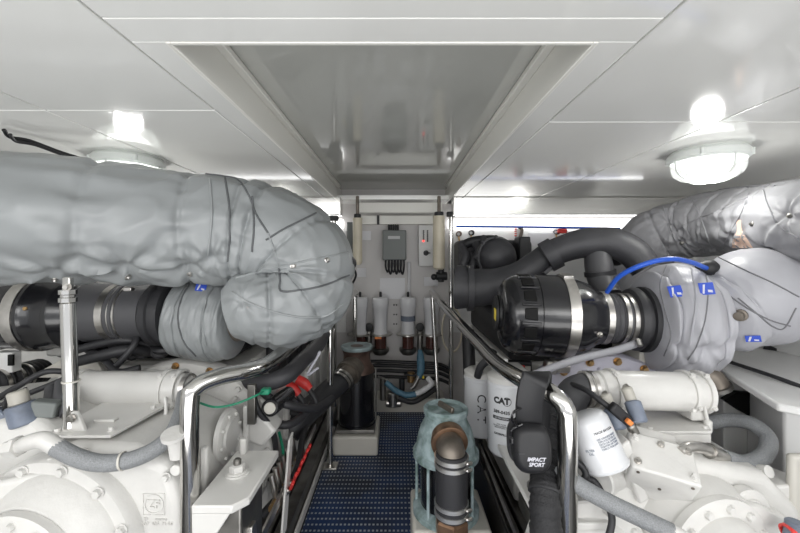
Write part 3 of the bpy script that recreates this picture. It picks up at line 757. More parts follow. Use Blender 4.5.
# ================================================================== STRAINERS
def strainer_far():
    x, y = X(357,2.33), 2.33
    t = T('sea_strainer', 'dark raw-water strainer on a cream box at the far left of the mat', 'strainer', (x,y,.115))
    MB().lathe((x,y,.135), (0,0,1), [(0,.115),(.012,.115),(.014,.105),(.30,.105),(.302,.112),(.312,.112)], 40).build('bowl', 'black', t)
    MB().lathe((x,y,.447), (0,0,1), [(0,.11),(.03,.10),(.05,.085),(.10,.08),(.12,.086),(.135,.092)], 40).build('head', 'copper', t)
    MB().lathe((x,y,.58), (0,0,1), [(0,.092),(.008,.097),(.022,.097),(.024,.085),(.020,.08),(.02,0)], 40).build('lid_ring', 'copper_ring', t)
    MB().lathe((x,y,.585), (0,0,1), [(0,.08),(.014,.08),(.016,.0)], 32).build('lid', 'copper', t)
    a = V((x-.01,y-.05,.49)); b = V((x-.07,y-.17,.44))
    MB().lathe(a, b-a, [(0,.07),(.05,.068),(.052,.076),(.075,.076),(.077,.062),(.12,.06)], 32).build('outlet', 'aged', t)
    MB().cyl((x-.115,y-.0,.15),(x-.115,y,.46),.006).build('tie_rod', 'dullsteel', t)
    MB().cyl((x+.115,y-.0,.15),(x+.115,y,.46),.006).build('tie_rod', 'dullsteel', t)
    MB().box(x-.11,x+.115,y-.12,y+.12,.115,.137).build('base_plate', 'dullsteel', t, bevel=.004)
    h = T('suction_hose', 'thick black hose with steel clamps leaving the far strainer to the left', 'hose', (x-.25,y-.3,.1))
    MB().tube([b+V((.02,.04,.01)), b+V((-.05,-.05,-.03)), P(318,402,2.0), P(300,418,1.85), P(288,432,1.8)], .062, 22).build('sleeve', 'rubber', h)
    for k in (0.0,.5): MB().ring(b+(b-a).normalized()*(-.012+k*.05), b-a, .062, .005, .016).build('clamp', 'steel', h)
    o = MB().box(x-.125,x+.135,y-.15,y+.15,.0,.112).build('plinth', 'cream', None, bevel=.012, segs=3)
    tag(o, 'low cream moulded box under the far strainer', 'box')
strainer_far()
def strainer_near():
    x, y = .182, 1.42
    t = T('sea_strainer', 'raw-water strainer with a green-blue crusted bronze top in the right foreground', 'strainer', (x,y,.2))
    MB().lathe((x,y,.20), (0,0,1), [(0,.094),(.22,.094)], 44).build('bowl', 'black', t)
    MB().lathe((x,y,.400), (0,0,1), [(0,.108),(.008,.122),(.026,.122),(.034,.112),(.07,.106),(.11,.095),(.14,.080),(.165,.074)], 48).build('head', 'patina', t)
    MB().lathe((x,y,.560), (0,0,1), [(0,.073),(.004,.081),(.022,.083),(.028,.077),(.024,.07),(.018,.066),(.016,0)], 48).build('rim', 'patina', t)
    MB().lathe((x,y,.574), (0,0,1), [(0,.066),(.005,.064),(.006,0)], 40).build('lid', 'patina', t)
    MB().obox((x,y-.005,.588), (.014,.09,.022), (0,.2,.5)).build('lid_key', 'aged', t, bevel=.005)
    MB().lathe((x,y,.20), (0,0,1), [(0,.122),(.02,.122),(.028,.11),(.035,.097)], 44).build('foot', 'patina', t)
    for an in (2.9, 4.0, 5.6, .5, 1.6): MB().cyl((x+.110*math.cos(an),y+.110*math.sin(an),.21),(x+.110*math.cos(an),y+.110*math.sin(an),.41),.006).build('tie_rod', 'patina', t)
    c = V((x-.002,y-.07,.512))
    MB().lathe(c, (.05,-1,-.25), [(0,.058),(.025,.060),(.027,.064),(.040,.064),(.042,.056)], 36).build('outlet_flange', 'bronze', t)
    MB().tube([c+V((0,-.02,-.01)), c+V((.0,-.060,-.008)), c+V((.0,-.088,-.015)), c+V((.0,-.095,-.045))], [.048,.046,.046,.046], 28).build('outlet_elbow', 'aged', t)
    xh, yh = c.x, c.y-.095
    h = T('discharge_hose', 'short upright black rubber hose with four steel clamps in front of the near strainer', 'hose', (xh,yh,.28))
    MB().ccyl((xh,yh,.292),(xh,yh,.500),.053,c=.004).build('sleeve', 'rubber', h)
    for z in (.308,.336,.464,.486):
        MB().ring((xh,yh,z), (0,0,1), .0525, .004, .013).build('clamp', 'clamp_steel', h)
        MB().ccyl((xh+.04,yh-.045,z),(xh+.062,yh-.035,z),.006).build('clamp_screw', 'steel', h)
    b = T('bronze_fitting', 'hexagonal bronze pipe fitting under the short black hose, bottom edge', 'fitting', (xh,yh,0))
    MB().lathe((xh,yh,.235), (0,0,1), [(0,.057),(.048,.057),(.054,.05),(.06,.05)], 6).build('hex', 'bronze', b)
    MB().cyl((xh,yh,.0),(xh,yh,.235),.048).build('pipe', 'bronze', b)
    o = MB().box(.055,.33,1.31,1.56,.0,.198).build('plinth', 'cream', None, bevel=.012, segs=3)
    tag(o, 'cream moulded box at the mat edge under the near strainer', 'box')
strainer_near()

# ================================================================== BULKHEAD EQUIPMENT
YF = 2.99
def w(u, v, d=YF): return P(u, v, d)
t = T('junction_box', 'dark grey junction box with hanging cable loops on the far wall', 'junction box', w(394,260))
MB().box(w(383,0).x, w(406,0).x, 2.88, 3.0, w(0,260).z, w(0,231).z).build('body', 'boxgrey', t, bevel=.008)
MB().box(w(388,0,2.88).x, w(400,0,2.88).x, 2.876, 2.88, w(0,239,2.88).z, w(0,236,2.88).z).build('label_plate', 'labelgrey', t)
mb = MB()
for k in range(5): mb.ccyl((w(389+k*2.2,0).x,2.94,w(0,231).z),(w(389+k*2.2,0).x,2.94,w(0,225).z),.008)
mb.build('cable_gland', 'blackmat', t)
for k in range(6):
    u = 386+k*3
    cable([w(u,258,2.93), w(u-.5,266+k%3,2.92), w(u+1.5,272+2*(k%2),2.9), w(u+3,267,2.92), w(u+3,258,2.93)], .007, 'blackmat', 'black cable loop hanging below the dark grey junction box', 'cable_loop', 'cable', 'cable loops under the junction box')
t = T('alarm_box', 'white control panel with indicator lights and a black knob on the far wall', 'control panel', w(426,266))
x0, x1 = w(418,0).x, w(433,0).x
MB().box(x0,x1,2.90,3.0,w(0,266).z,w(0,226).z).build('body', 'bulk_side', t, bevel=.006)
for i in range(2):
    for k in range(6):
        p = w(423.5+i*4, 231+k*2, 2.9); MB().cyl(p, p+V((0,-.006,0)), .0065, n=12).build('indicator', 'blackmat' if not (k==5 and i==0) else 'led_red', t)
p = w(426,253,2.9); MB().lathe(p, (0,-1,0), [(0,.02),(.008,.02),(.01,.014),(.03,.012),(.03,0)], 20).build('knob', 'blackmat', t)
MB().box(p.x-.004,p.x+.03,p.y-.034,p.y-.028,p.z-.004,p.z+.004).build('lever', 'blackmat', t)
MB().box(w(378.5,0).x-.009,w(378.5,0).x+.009,2.93,2.955,w(0,225).z,w(0,216).z).build('cable_clip', 'blackmat')
tag(bpy.data.objects['cable_clip'], 'small black clip on the white ledge above the junction box', 'clip')
for (u0,u1,v0,v1,lb) in ((361,371,231,240,'small pale notice on the far wall left of the junction box'),(357,366,268,277,'square pale plate low on the far wall at left'),(424,438,277,286,'pale rectangular notice on the far wall under the control panel'),(380,405,278,299,'faint large pale sheet on the far wall above the white canisters')):
    tag(MB().box(w(u0,0).x,w(u1,0).x,2.993,2.999,w(0,v1).z,w(0,v0).z).build('wall_plate', 'racor', bevel=.001), lb, 'plate')
tag(MB().ccyl(w(409,262,2.98), w(409,298,2.98), .012).build('conduit', 'racor'), 'thin pale vertical pipe above the third white canister', 'pipe')
# fuel water separators
for k, u in enumerate((360, 380.5, 408, 431.5)):
    lb = ['leftmost white fuel filter canister on the far wall, half hidden by a post','second white fuel filter canister from the left on the far wall','third white fuel filter canister on the far wall, grey band around it','rightmost white fuel filter canister on the far wall, behind the rail post'][k]
    c = w(u, 335, 2.90); t = T('fuel_filter', lb, 'filter', c+V((0,0,-.2)))
    MB().lathe(c+V((0,0,.012)), (0,0,1), [(0,.055),(.02,.052),(.09,.05),(.19,.056),(.20,.062),(.26,.062),(.265,.06),(.275,.055),(.28,0)], 32).build('canister', 'racor', t)
    MB().ccyl(c+V((0,0,.285)), c+V((0,0,.33)), .010).build('t_handle', 'blackmat', t)
    MB().lathe(c, (0,0,1), [(0,.075),(.004,.092),(.012,.092),(.014,.06)], 32).build('plate', 'steel', t)
    MB().lathe(c+V((0,0,-.10)), (0,0,1), [(0,.046),(.095,.046)], 28).build('sight_bowl', 'bowl', t)
    MB().lathe(c+V((0,0,-.155)), (0,0,1), [(0,.01),(.01,.045),(.035,.065),(.055,.066),(.06,.05)], 28).build('sump', 'dullsteel', t)
    MB().box(c.x-.03,c.x+.03,2.9+.04,3.0,c.z,c.z+.05).build('bracket', 'dullsteel', t)
    if k == 2: MB().ring(c+V((0,0,.13)), (0,0,1), .054, .002, .04).build('band', 'sensor', t)
for u in (369,420):
    tag(MB().tube([w(u,325,2.93),w(u,338,2.9),w(u,352,2.9)], .022, 14).build('fuel_pipe', 'dullsteel'), 'dull grey pipe fitting standing left of the second canister' if u<400 else 'dull grey pipe fitting between the third and rightmost canisters', 'pipe')
    tag(MB().lathe(w(u,327,2.9), (0,-1,0), [(0,.032),(.02,.032),(.022,.026),(.022,0)], 24).build('pressure_gauge', 'blackmat'), 'small round dark gauge left of the second canister' if u<400 else 'small round dark gauge between the third and rightmost canisters', 'gauge')
for k in range(6):
    u = 394+(k%2)*2.5; v = 305+(k//2)*9.5; 
    tag(MB().ccyl(w(u,v,2.998), w(u,v,2.985), .006, c=.001).build('wall_screw', 'blackmat'), 'dark screw in the wall between the second and third canisters', 'screw', 'wall screws between the canisters')
# horizontal hoses under the filters
for k, v in enumerate((362, 366, 371, 377)):
    cable([w(355,v-1,2.9),w(385,v-.5,2.9),w(410,v+.5,2.9),w(438,v+2,2.88),w(452,v+8,2.8)], .013, 'blackmat', ['topmost','second from top','third from top','lowest'][k]+' of the black pipes running across under the canisters', 'black_pipe', 'pipe')
t = T('blue_hose', 'blue hose dropping from the gauge between the right canisters', 'hose', w(420,380,2.8))
MB().tube([w(420,350,2.86),w(420.5,358,2.84),w(421,368,2.82),w(419,378,2.8)], [.018,.028,.03,.02], 16).build('sleeve', 'bluehose', t)
MB().tube([w(419,376,2.8),w(415,384,2.8),w(411,389,2.8)], .018, 14).build('ferrule', 'steel', t)
t = T('blue_hose', 'long sagging blue hose with silver braid above the mat end', 'hose', w(405,396,2.7))
MB().tube([w(386,382,2.74),w(395,390,2.72),w(406,395,2.7),w(416,394,2.7)], .021, 14).build('sleeve', 'bluehose', t)
MB().tube([w(414,394.5,2.7),w(424,390,2.7),w(431,384,2.72),w(428,378,2.76)], .019, 14).build('braided_end', 'silverrope', t)
cable([w(398,398,2.68),w(412,402,2.68),w(425,396,2.7),w(436,388,2.75)], .018, 'rubber', 'black hose below the sagging blue hose at the mat end', 'black_hose', 'hose')
t = T('seacock', 'grey metal valve body standing at the far end of the mat', 'valve', w(393,406,2.72))
MB().ccyl(w(393,406,2.74), w(393,392,2.74), .04).build('body', 'steel', t)
MB().ccyl(w(386,403,2.74), w(401,403,2.74), .028).build('port', 'steel', t)
t = T('brass_valve', 'brass valve with dark lever near the yellow tag under the canisters', 'valve', w(411,382,2.85))
MB().ccyl(w(411,382,2.85), w(411,372,2.85), .028).build('body', 'brass', t)
MB().bar(w(404,374,2.82), w(416,376,2.82), .014, .012).build('lever', 'blackmat', t)
tag(MB().obox(w(422,377,2.82), (.03,.01,.02)).build('yellow_tag', 'yellow'), 'tiny yellow tag right of the brass valve', 'tag')
tag(MB().obox(w(378,338,2.80), (.05,.006,.014)).build('orange_label', 'orange'), 'tiny orange label below the second canister', 'label')
t = T('valve', 'dark valve with bent lever right of the far strainer', 'valve', w(383,392,2.75))
MB().ccyl(w(383,400,2.75), w(383,378,2.75), .022).build('body', 'dullsteel', t)
MB().bar(w(378,376,2.74), w(390,381,2.74), .014, .01).build('lever', 'dullsteel', t)
MB().ccyl(w(402,392,2.76), w(402,378,2.76), .02).build('valve_body', 'blackmat', t)

# cream uprights
for k, (u, v0, v1, lb, rr) in enumerate(((357.5,218,265,'cream rounded tube hanging at the left of the walkway end',.033),(439,216,270,'cream rounded tube hanging at the right of the walkway end',.042))):
    d = 2.62; t = T('sight_tube', lb, 'tube', P(u,v1,d)); L = (v1-v0)/F*d
    MB().lathe(P(u,v1,d), (0,0,1), [(0,0),(.002,rr*.6),(.015,rr*.95),(.03,rr),(L,rr)], 28).build('tube', 'cream_tube', t)
    MB().ccyl(P(u,v0,d), P(u,v0-4,d), rr*.75).build('cap', 'blackmat', t)
    MB().ccyl(P(u,v0-4,d), V((P(u,0,d).x,d,ZC+.0)), .012).build('hanger', 'aged', t)
tag(MB().box(X(347,2.7),X(353,2.7),2.7,2.76,P(0,262,2.7).z,P(0,222,2.7).z).build('grey_duct', 'boxgrey', bevel=.004), 'narrow dark grey upright duct beside the left cream tube', 'duct')
# valves right bottom of right cream tube
mb = MB().ccyl(P(436,276,2.7), P(447,276,2.7), .03); mb.ccyl(P(441,282,2.7),P(441,268,2.7),.022); mb.ball(P(434,277,2.68),.022)
tag(mb.build('drain_valve', 'blackmat'), 'black drain valve under the right cream tube', 'valve')
cable([P(352,235,2.8),P(349,240,2.8),P(343,250,2.78)], .007, 'yellow', 'short yellow tube behind the left elbow on the far wall', 'yellow_tube', 'tube')
# coil of pale hose behind right stanchion
pts = []
for i in range(45):
    a = i/44*math.pi*5; pts.append(P(452+10*math.cos(a), 330+22*math.sin(a), 2.88-.002*i/3))
tag(MB().tube(pts, .007, 8, seg=160).build('hose_coil', 'cream_tube'), 'coiled pale yellow hose on the wall behind the right upright post', 'hose')
# wing gauges and pipes
for k, (u, v, m_) in enumerate(((458.5,234,'copper'),(471,233,'blackmat'),(337,234,'blackmat'),(556,232,'blackmat'),(576,233,'blackmat'),(590,232,'blackmat'))):
    lb = ['copper-cased round gauge just right of the upright post','black round gauge second from the upright post, under the blue pipe','black round gauge between the left elbow and the cream tube','black knob left of the pair of black knobs under the blue pipe','black round knob right of the red valve under the blue pipe','farthest right black knob under the blue pipe'][k]
    t = T('gauge', lb, 'gauge', w(u,v,2.96))
    MB().lathe(w(u,v,2.985), (0,-1,0), [(0,.022),(.03,.022),(.032,.018),(.032,0)], 20).build('case', m_, t)
    MB().cyl(w(u,v,2.953), w(u,v,2.951), .012, n=16).build('dial', 'labelgrey', t)
    MB().cyl(w(u,v+2,2.97), w(u+1,v+7,2.97), .006).build('stem', 'brass', t)
t = T('red_valve', 'small red valve on the bulkhead above the black curved pipe', 'valve', w(565,240,2.95))
MB().ccyl(w(565,238,2.95), w(565,229,2.95), .018).build('body', 'steel', t)
MB().obox(w(562,231,2.93), (.07,.02,.035)).build('handle', 'red', t, bevel=.005)
MB().obox(w(566,237,2.93), (.04,.02,.03)).build('tag', 'orange', t, bevel=.005)
tag(MB().tube([w(456,226.5,2.93),w(520,227,2.93),w(560,227.5,2.93),w(620,228.5,2.93)], .009, 10).build('blue_pipe', 'blue'), 'long straight blue pipe high across the right bulkhead wing', 'pipe')
t = T('relay_block', 'small white terminal block with red dots below the blue pipe', 'terminal block', w(518,236,2.95))
MB().box(w(514,0).x,w(522,0).x,2.95,2.985,w(0,237).z,w(0,227).z).build('body', 'bulk_side', t, bevel=.003)
for k in range(4): MB().obox(w(515.5,229+k*2.2,2.94), (.015,.01,.01)).build('terminal', 'red', t)
cable([w(519,227,2.94),w(522,230,2.93),w(520,238,2.93)], .012, 'aged', 'brown cable loop beside the white terminal block', 'cable_loop', 'cable')
tag(MB().box(w(528,0).x,w(556,0).x,2.975,2.985,w(0,246).z,w(0,233).z).build('wall_plate', 'racor'), 'pale rectangular plate on the right bulkhead wing', 'plate')

# ================================================================== RIGHT ENGINE + TOP PIPES
en = T('marine_engine', 'white marine diesel engine stretching forward along the right of the walkway', 'engine', (.9,2.1,.1))
mb = MB().box(.50,1.25,1.62,2.72,.10,.66); mb.build('block', 'castr', en, bevel=.015)
MB().box(.52,1.15,1.75,2.7,.66,.86).build('manifold', 'blackmat', en, bevel=.03)
fc = P(604,447,1.50)
MB().lathe(fc, (0,-1,0), [(-.08,.37),(.0,.37),(.014,.36),(.018,.33),(.03,.30),(.07,.24),(.09,.2)], 80).build('flywheel_housing', 'lilac', en)
for k in range(20):
    an = 2*math.pi*k/20+math.pi/20*1.2
    bolt(en, fc+V((.345*math.cos(an),-.016,.345*math.sin(an))), (0,-1,0), .012, .016, 'brass' if math.sin(an) > .8 else 'castr')
for k in range(9):
    an = math.pi*k/8+.1
    MB().bar(fc+V((.2*math.cos(an),-.07,.2*math.sin(an))), fc+V((.32*math.cos(an),-.02,.32*math.sin(an))), .016, .03, (0,1,0)).build('web', 'lilac', en, bevel=.004)
MB().tube([P(535,374,1.40),P(575,360,1.40),P(620,349,1.42),P(650,338,1.45)], .014, 16).build('oil_return_pipe', 'lagr2', en)
MB().box(X(640,1.5),X(690,1.5),1.50,1.7,.62,.80).build('bracket', 'cream', en, bevel=.006)
for k in range(6): MB().ccyl((.52,1.75+k*.15,.45),(.48,1.75+k*.15,.45),.045).build('core_plug', 'castr', en)
# black engine front/top mass behind the rail
mb = MB().box(X(458,2.4),X(532,2.4),2.38,2.6,P(0,300,2.4).z,P(0,240,2.4).z)
t = T('charge_cooler', 'dark grey engine top housing behind the black dome, right of the upright post', 'housing', (X(490,2.4),2.45,.85))
mb.build('body', 'pipeblack', t, bevel=.03, segs=3)
MB().box(X(517,2.3),X(528,2.3),2.25,2.36,P(0,270,2.3).z,P(0,237,2.3).z).build('side_box', 'blackmat', t, bevel=.008)
MB().tube([P(466,244,2.36),P(475,241,2.34),P(492,240,2.34),P(502,244,2.34)], .03, 14).build('top_pipe', 'blackmat', t)
for (u,v) in ((462,256),(470,262),(475,250),(464,270),(482,246)): MB().tube([P(u,v-8,2.34),P(u+4,v,2.3),P(u+1,v+9,2.3)], .028, 12).build('runner', 'pipeblack', t)
t = T('thermostat_dome', 'dark grey round dome on the right engine behind the air filter', 'dome', P(496,278,2.2))
MB().ball(P(496,257,2.2), .115, (1,.9,.98)).build('dome', 'pipeblack', t)
MB().ring(P(496,257,2.17), (0.25,-1,0), .108, .01, .02).build('rim', 'pipeblack', t)
for k in range(8):
    an = k*math.pi/4; a, b = frame(V((.25,-1,0))); bolt(t, P(496,257,2.16)+(a*math.cos(an)+b*math.sin(an))*.113, (.25,-1,0), .009, .012, 'pipeblack')
t = T('crossover_pipe', 'black pipe widening to a flange beside the upright post, right engine', 'pipe', P(480,305,1.95))
MB().tube([P(457,287,2.0),P(476,288,1.97),P(505,283,1.93),P(528,270,1.9),P(552,252,1.9)], [.115,.10,.085,.066,.062], 28, seg=60).build('pipe', 'pipeblack', t)
MB().ring(P(470,288,1.98), (1,-.1,.0), .10, .02, .03).build('flange', 'pipeblack', t)
t = T('air_pipe', 'large arched matt black air pipe over the black drum filter', 'pipe', P(600,262,1.85))
ap = [P(545,258,1.88),P(560,250,1.86),P(585,243,1.83),P(612,243,1.80),P(632,252,1.77),P(646,268,1.74)]
MB().tube(ap, [.064,.066,.070,.072,.070,.066], 30, seg=70).build('pipe', 'pipeblack', t)
dd = (ap[1]-ap[0]); MB().ring(ap[0]+dd*.4, dd, .066, .012, .055).build('clamp_collar', 'pipeblack', t)
for k in (-1,1):
    MB().obox(ap[0]+dd*.4+V((.03*k,-.03,.075*k if k>0 else -.075)), (.05,.03,.02), (0,-.7,0)).build('collar_lug', 'pipeblack', t, bevel=.004)
t = T('elbow_duct', 'black rubber elbow duct dropping under the arched black pipe', 'duct', P(600,290,1.75))
MB().tube([P(597,252,1.82),P(599,268,1.80),P(602,282,1.77),P(610,296,1.72)], [.058,.062,.058,.05], 26).build('duct', 'rubber_grey', t)
MB().ring(P(600,273,1.79), (.15,0,-1), .060, .008, .022).build('clamp', 'rubber', t)
t = MB().ball(P(616,257,1.95), .045); tag(t.build('rubber_cap', 'rubber'), 'glossy black rounded cap under the end of the arched pipe', 'cap')

# right air filter
DR = 1.52; zr = P(0,314,DR).z
t = T('air_filter', 'black drum air filter with vent slots and a yellow mark, right engine', 'filter', P(535,356,DR))
fax = V((1,-.10,-.03)).normalized(); f0 = P(500,313,1.56)
MB().lathe(f0, fax, [(-.012,0),(-.012,.075),(-.004,.080),(.0,.11),(.012,.135),(.035,.152),(.05,.156),(.13,.158),(.132,.162),(.15,.163),(.23,.163),(.235,.158),(.29,.150),(.335,.135),(.36,.112),(.385,.105)], 72).build('housing', 'black', t)
a, b = frame(fax)
for k in range(14):
    an = 2*math.pi*k/14+.15; rd = a*math.cos(an)+b*math.sin(an); tg = fax.cross(rd)
    c = f0+fax*.088+rd*.1555
    MB().prism([c-fax*.024-tg*.020, c+fax*.022-tg*.024, c+fax*.022+tg*.024, c-fax*.024+tg*.020], rd*.006).build('vent_slot', 'gap', t, bevel=.003)
    c = f0+fax*.088+rd*.158; c2 = c+tg*.035
    MB().bar(f0+fax*.055+(rd*math.cos(.224)+tg*math.sin(.224))*.158, f0+fax*.125+(rd*math.cos(.224)+tg*math.sin(.224))*.159, .010, .010, rd).build('rib', 'black', t, bevel=.002)
MB().lathe(f0+fax*(-.015), -fax, [(0,.072),(.008,.068),(.010,.0)], 40).build('end_cap', 'blackmat', t)
MB().ring(f0+fax*.245, fax, .161, .006, .038, 72).build('band', 'steel', t)
MB().obox(f0+fax*.245+V((0,-.04,.162)), (.04,.05,.016), (.2,0,0)).build('band_latch', 'steel', t, bevel=.003)
c = f0-fax*.026+V((-.002,-.035,.0)); tg = V((0,-1,0)); 
mb = MB().prism([c+V((0,-.012,-.025)), c+V((0,.012,-.02)), c+V((0,.010,.024)), c+V((0,-.012,.02))], -fax*.002); mb.build('yellow_sticker', 'yellow', t, smooth=False)
bolt(t, f0+fax*.325+V((0,-.128,-.045)), (0.1,-1,-.3), .008, .012, 'steel')
# hose between filter and turbo
t = T('intake_hose', 'grey silicone intake hose with wide bright clamps beside the right drum filter', 'hose', P(607,345,1.47))
h0 = f0+fax*.375
MB().lathe(h0, fax, [(0,.104),(.03,.102),(.035,.094),(.045,.100),(.055,.094),(.065,.100),(.075,.092),(.09,.095),(.15,.095)], 48).build('sleeve', 'rubber_grey', t)
for q, ww in ((.02,.022),(.085,.014),(.115,.022)): MB().ring(h0+fax*q, fax, .100 if q<.05 else .096, .005, ww, 48).build('clamp', 'steel', t)
MB().ccyl(h0+fax*.10+V((0,-.10,-.06)), h0+fax*.10+V((0,-.115,-.085)), .011).build('clamp_bolt', 'steel', t)
MB().lathe(h0+fax*.12, fax, [(0,.10),(.005,.118),(.02,.124),(.03,.124),(.032,.114),(.045,.114),(.047,.128),(.075,.128),(.08,.10)], 48).build('cuff', 'rubber', t)

# right turbo jacket
tr0 = h0+fax*.18
tr = [tr0, tr0+fax*.025, tr0+fax*.075, tr0+fax*.135, tr0+fax*.195, tr0+fax*.235]
trr = [.13,.185,.212,.215,.195,.12]
tj = T('turbo_jacket', 'round silver-grey fabric jacket with two blue tags around the right turbocharger', 'jacket', P(690,370,1.4))
ST = surf(tr, trr); dr = [pick(ST,u,v)[:2] for u, v in ((678,345),(662,290),(705,350))]
lag(tr, trr, [.25,.72], wr=.022, pinch=.03, seed=21, bulge=.05, N=140, n=110, freq=2.5, dimples=[(a_,b_,.09) for a_,b_ in dr]).build('cover', 'lagr2', tj, ang=80)
BT = bvh(bpy.data.objects['cover.001'])
for pix in ([(668,262),(660,285),(665,310),(671,335),(664,356)], [(704,268),(708,290),(705,320),(697,345),(688,360)]): stitch(BT, pix, .0022, 'lagr_dark', tj)
stitch(BT, [(690,262),(696,300),(690,345)], .0035, 'lagr2', tj)
patch(BT, 675, 292, .042, .042, tj)
patch(BT, 706, 289, .042, .042, tj)

# right lagged outlet + pipe
ex = T('exhaust_pipe', 'silver-grey quilted exhaust pipe sweeping to the upper right corner', 'pipe', P(730,260,1.6))
rp = [P(636,300,2.24), P(636,268,2.22), P(652,240,2.16), P(688,228,2.04), P(725,223,1.86), P(760,222,1.64), P(800,223,1.43), P(870,222,1.20)]
rrr = [.14,.150,.155,.158,.160,.162,.165,.17]
SR = surf(rp, rrr); dq = [pick(SR,u,v)[:2] for u, v in ((682,242),(705,250),(730,238),(765,250),(668,222),(786,214))]
lag(rp, rrr, [.20,.33,.44,.53,.62,.72,.82], wr=.10, pinch=.04, seed=33, bulge=.03, N=420, n=128, freq=3.6, dimples=[(a_,b_,.12) for a_,b_ in dq]).build('jacket', 'lagr', ex, ang=80)
BR = bvh(bpy.data.objects['jacket.001'])
for pix in ([(663,206),(668,225),(669,248)], [(690,197),(700,215),(706,232),(712,250)], [(749,193),(740,215),(730,232),(722,250)], [(763,190),(768,205),(778,225),(798,238)], [(662,240),(690,222),(720,210),(748,197)]):
    stitch(BR, pix, .003, 'lagr', ex)
stitch(BR, [(676,200),(700,193),(735,188),(775,186)], .0025, 'lagr_dark', ex)
for u, v in ((790,216),(682,243),(752,224)): stud(BR, u, v, ex, 'dullsteel')
ep = [P(706,318,1.42), P(724,312,1.42), P(752,298,1.42), P(778,291,1.48), P(803,284,1.60), P(826,276,1.75)]
er = [.10,.150,.178,.172,.160,.14]
lag(ep, er, [.25,.55], wr=.05, pinch=.02, seed=40, bulge=.02, N=200, n=110, freq=2.5).build('elbow_cover', 'lagr2', ex, ang=80)
eb = ex
SE = surf(ep, er)
aE = best_angle(SE, .5)
def decal(B, La, Lb, m, parent, name, off=.0015, n=8):
    A_ = catmull([V((*q,0)) for q in La], n); B_ = catmull([V((*q,0)) for q in Lb], n); vs = []
    for a_, b_ in zip(A_, B_):
        for k_ in range(n+1):
            q = a_.lerp(b_, k_/n); h_ = hit(B, q.x, q.y)
            if not h_: return
            vs.append(h_[0]+(EYE-h_[0]).normalized()*off)
    return MB().add(vs, [(i*(n+1)+k, i*(n+1)+k+1, (i+1)*(n+1)+k+1, (i+1)*(n+1)+k) for i in range(n) for k in range(n)]).build(name, m, parent)
decal(BR, [(736,220),(737,230),(733,240),(732,248)], [(741,220),(742,230),(748,240),(753,248)], 'stain', ex, 'stain_patch')
BE = bvh(bpy.data.objects['elbow_cover'])
for pix in ([(722,290),(747,308),(770,320),(790,326)], [(716,256),(747,271),(775,284),(799,297)], [(738,298),(755,312),(772,326),(784,328),(796,308)]):
    stitch(BE, pix, .0024, 'lagr_dark', ex)
p, n_ = put(BE, 741, 315); MB().lathe(p-n_*.01, n_, [(0,.020),(.02,.020),(.022,.014),(.045,.014),(.046,0)], 16).build('plug', 'aged', ex)
patch(BE, 753, 338, .040, .022, ex, rot=.35)
t = MB().tube([P(607,292,1.42),P(620,276,1.34),P(645,264,1.28),P(670,259,1.28),P(690,262,1.33),P(706,268,1.40)], .0085, 12, seg=60)
tag(t.build('blue_hose', 'blue'), 'bright blue hose arching over the round right jacket', 'hose')
mb = MB().lathe(P(698,267,1.42), (1,0,-.1), [(0,.016),(.03,.03),(.05,.032),(.07,.02),(.075,0)], 20)
tag(mb.build('hose_end_fitting', 'blackmat'), 'black fitting at the right end of the bright blue hose', 'fitting')

# ================================================================== RIGHT GEARBOX
gb = T('gearbox', 'white painted gearbox with bolted flange in the lower right foreground', 'gearbox', (.85,1.05,0))
MB().prism([(.50,1.04,.10),(1.1,1.04,.10),(1.12,1.04,.45),(1.02,1.04,.55),(.80,1.04,.60),(.60,1.04,.60),(.50,1.04,.50)], (0,.38,0)).build('casing', 'castr', gb, bevel=.03, segs=5)
oc = P(715,548,.98); ax = V((.12,-1,-.02))
MB().lathe(oc+V((0,.1,0)), ax, [(-.04,.17),(.06,.155),(.10,.14)], 56).build('bearing_cover', 'castr', gb)
MB().lathe(oc, ax, [(0,.14),(.02,.14),(.024,.133),(.026,.10),(.07,.09),(.10,.06),(.11,0)], 56).build('output_housing', 'castr', gb)
for k in range(12):
    an = 2*math.pi*k/12+.1; a, b = frame(ax); bolt(gb, oc+ax*.022+(a*math.cos(an)+b*math.sin(an))*.118, ax, .010, .013, 'castr')
mb = MB().prism([P(742,508,.96),P(760,505,.98),P(800,525,.98),P(800,560,.98),P(742,560,.96)], (0,.08,0)); mb.build('foot_flange', 'castr', gb, bevel=.008)
MB().prism([P(715,470,1.2),P(740,455,1.2),P(800,492,1.12),P(830,515,1.1),P(830,600,1.1),P(715,600,1.2)], (0.0,.06,0)).build('side_case', 'castr', gb, bevel=.02, segs=3)
MB().prism([P(770,488,1.06),P(800,484,1.06),P(830,496,1.06),P(830,520,1.06),P(800,510,1.06),P(775,510,1.06)], (0,.1,0)).build('side_flange', 'castr', gb, bevel=.006)
for (u,v,d) in ((716,472,1.12),(764,471,1.10),(720,480,1.08)):
    MB().lathe(P(u,v,d), (.2,-1,.4), [(-.02,.017),(.014,.017),(.016,.012),(.016,0)], 18).build('plug', 'castr', gb)
MB().lathe(P(752,510,1.0), (0,-1,.1), [(-.03,.05),(.0,.05),(.004,.045),(.004,.03),(.01,.028),(.012,0)], 36).build('cap_cover', 'castr', gb)
MB().tube([P(650,490,1.1),P(665,505,1.08),P(672,525,1.06),P(670,560,1.05)], .05, 24).build('curved_duct', 'castr', gb)
MB().lathe(P(590,560,1.02), (-.05,-1,0), [(-.05,.16),(.0,.16),(.005,.155),(.008,.12),(.02,.11)], 56).build('round_cover', 'castr', gb)
for k in range(10):
    an = 2*math.pi*k/10; bolt(gb, P(590,560,1.015)+V((.14*math.cos(an),-.004,.14*math.sin(an))), (0,-1,0), .009, .012, 'castr')
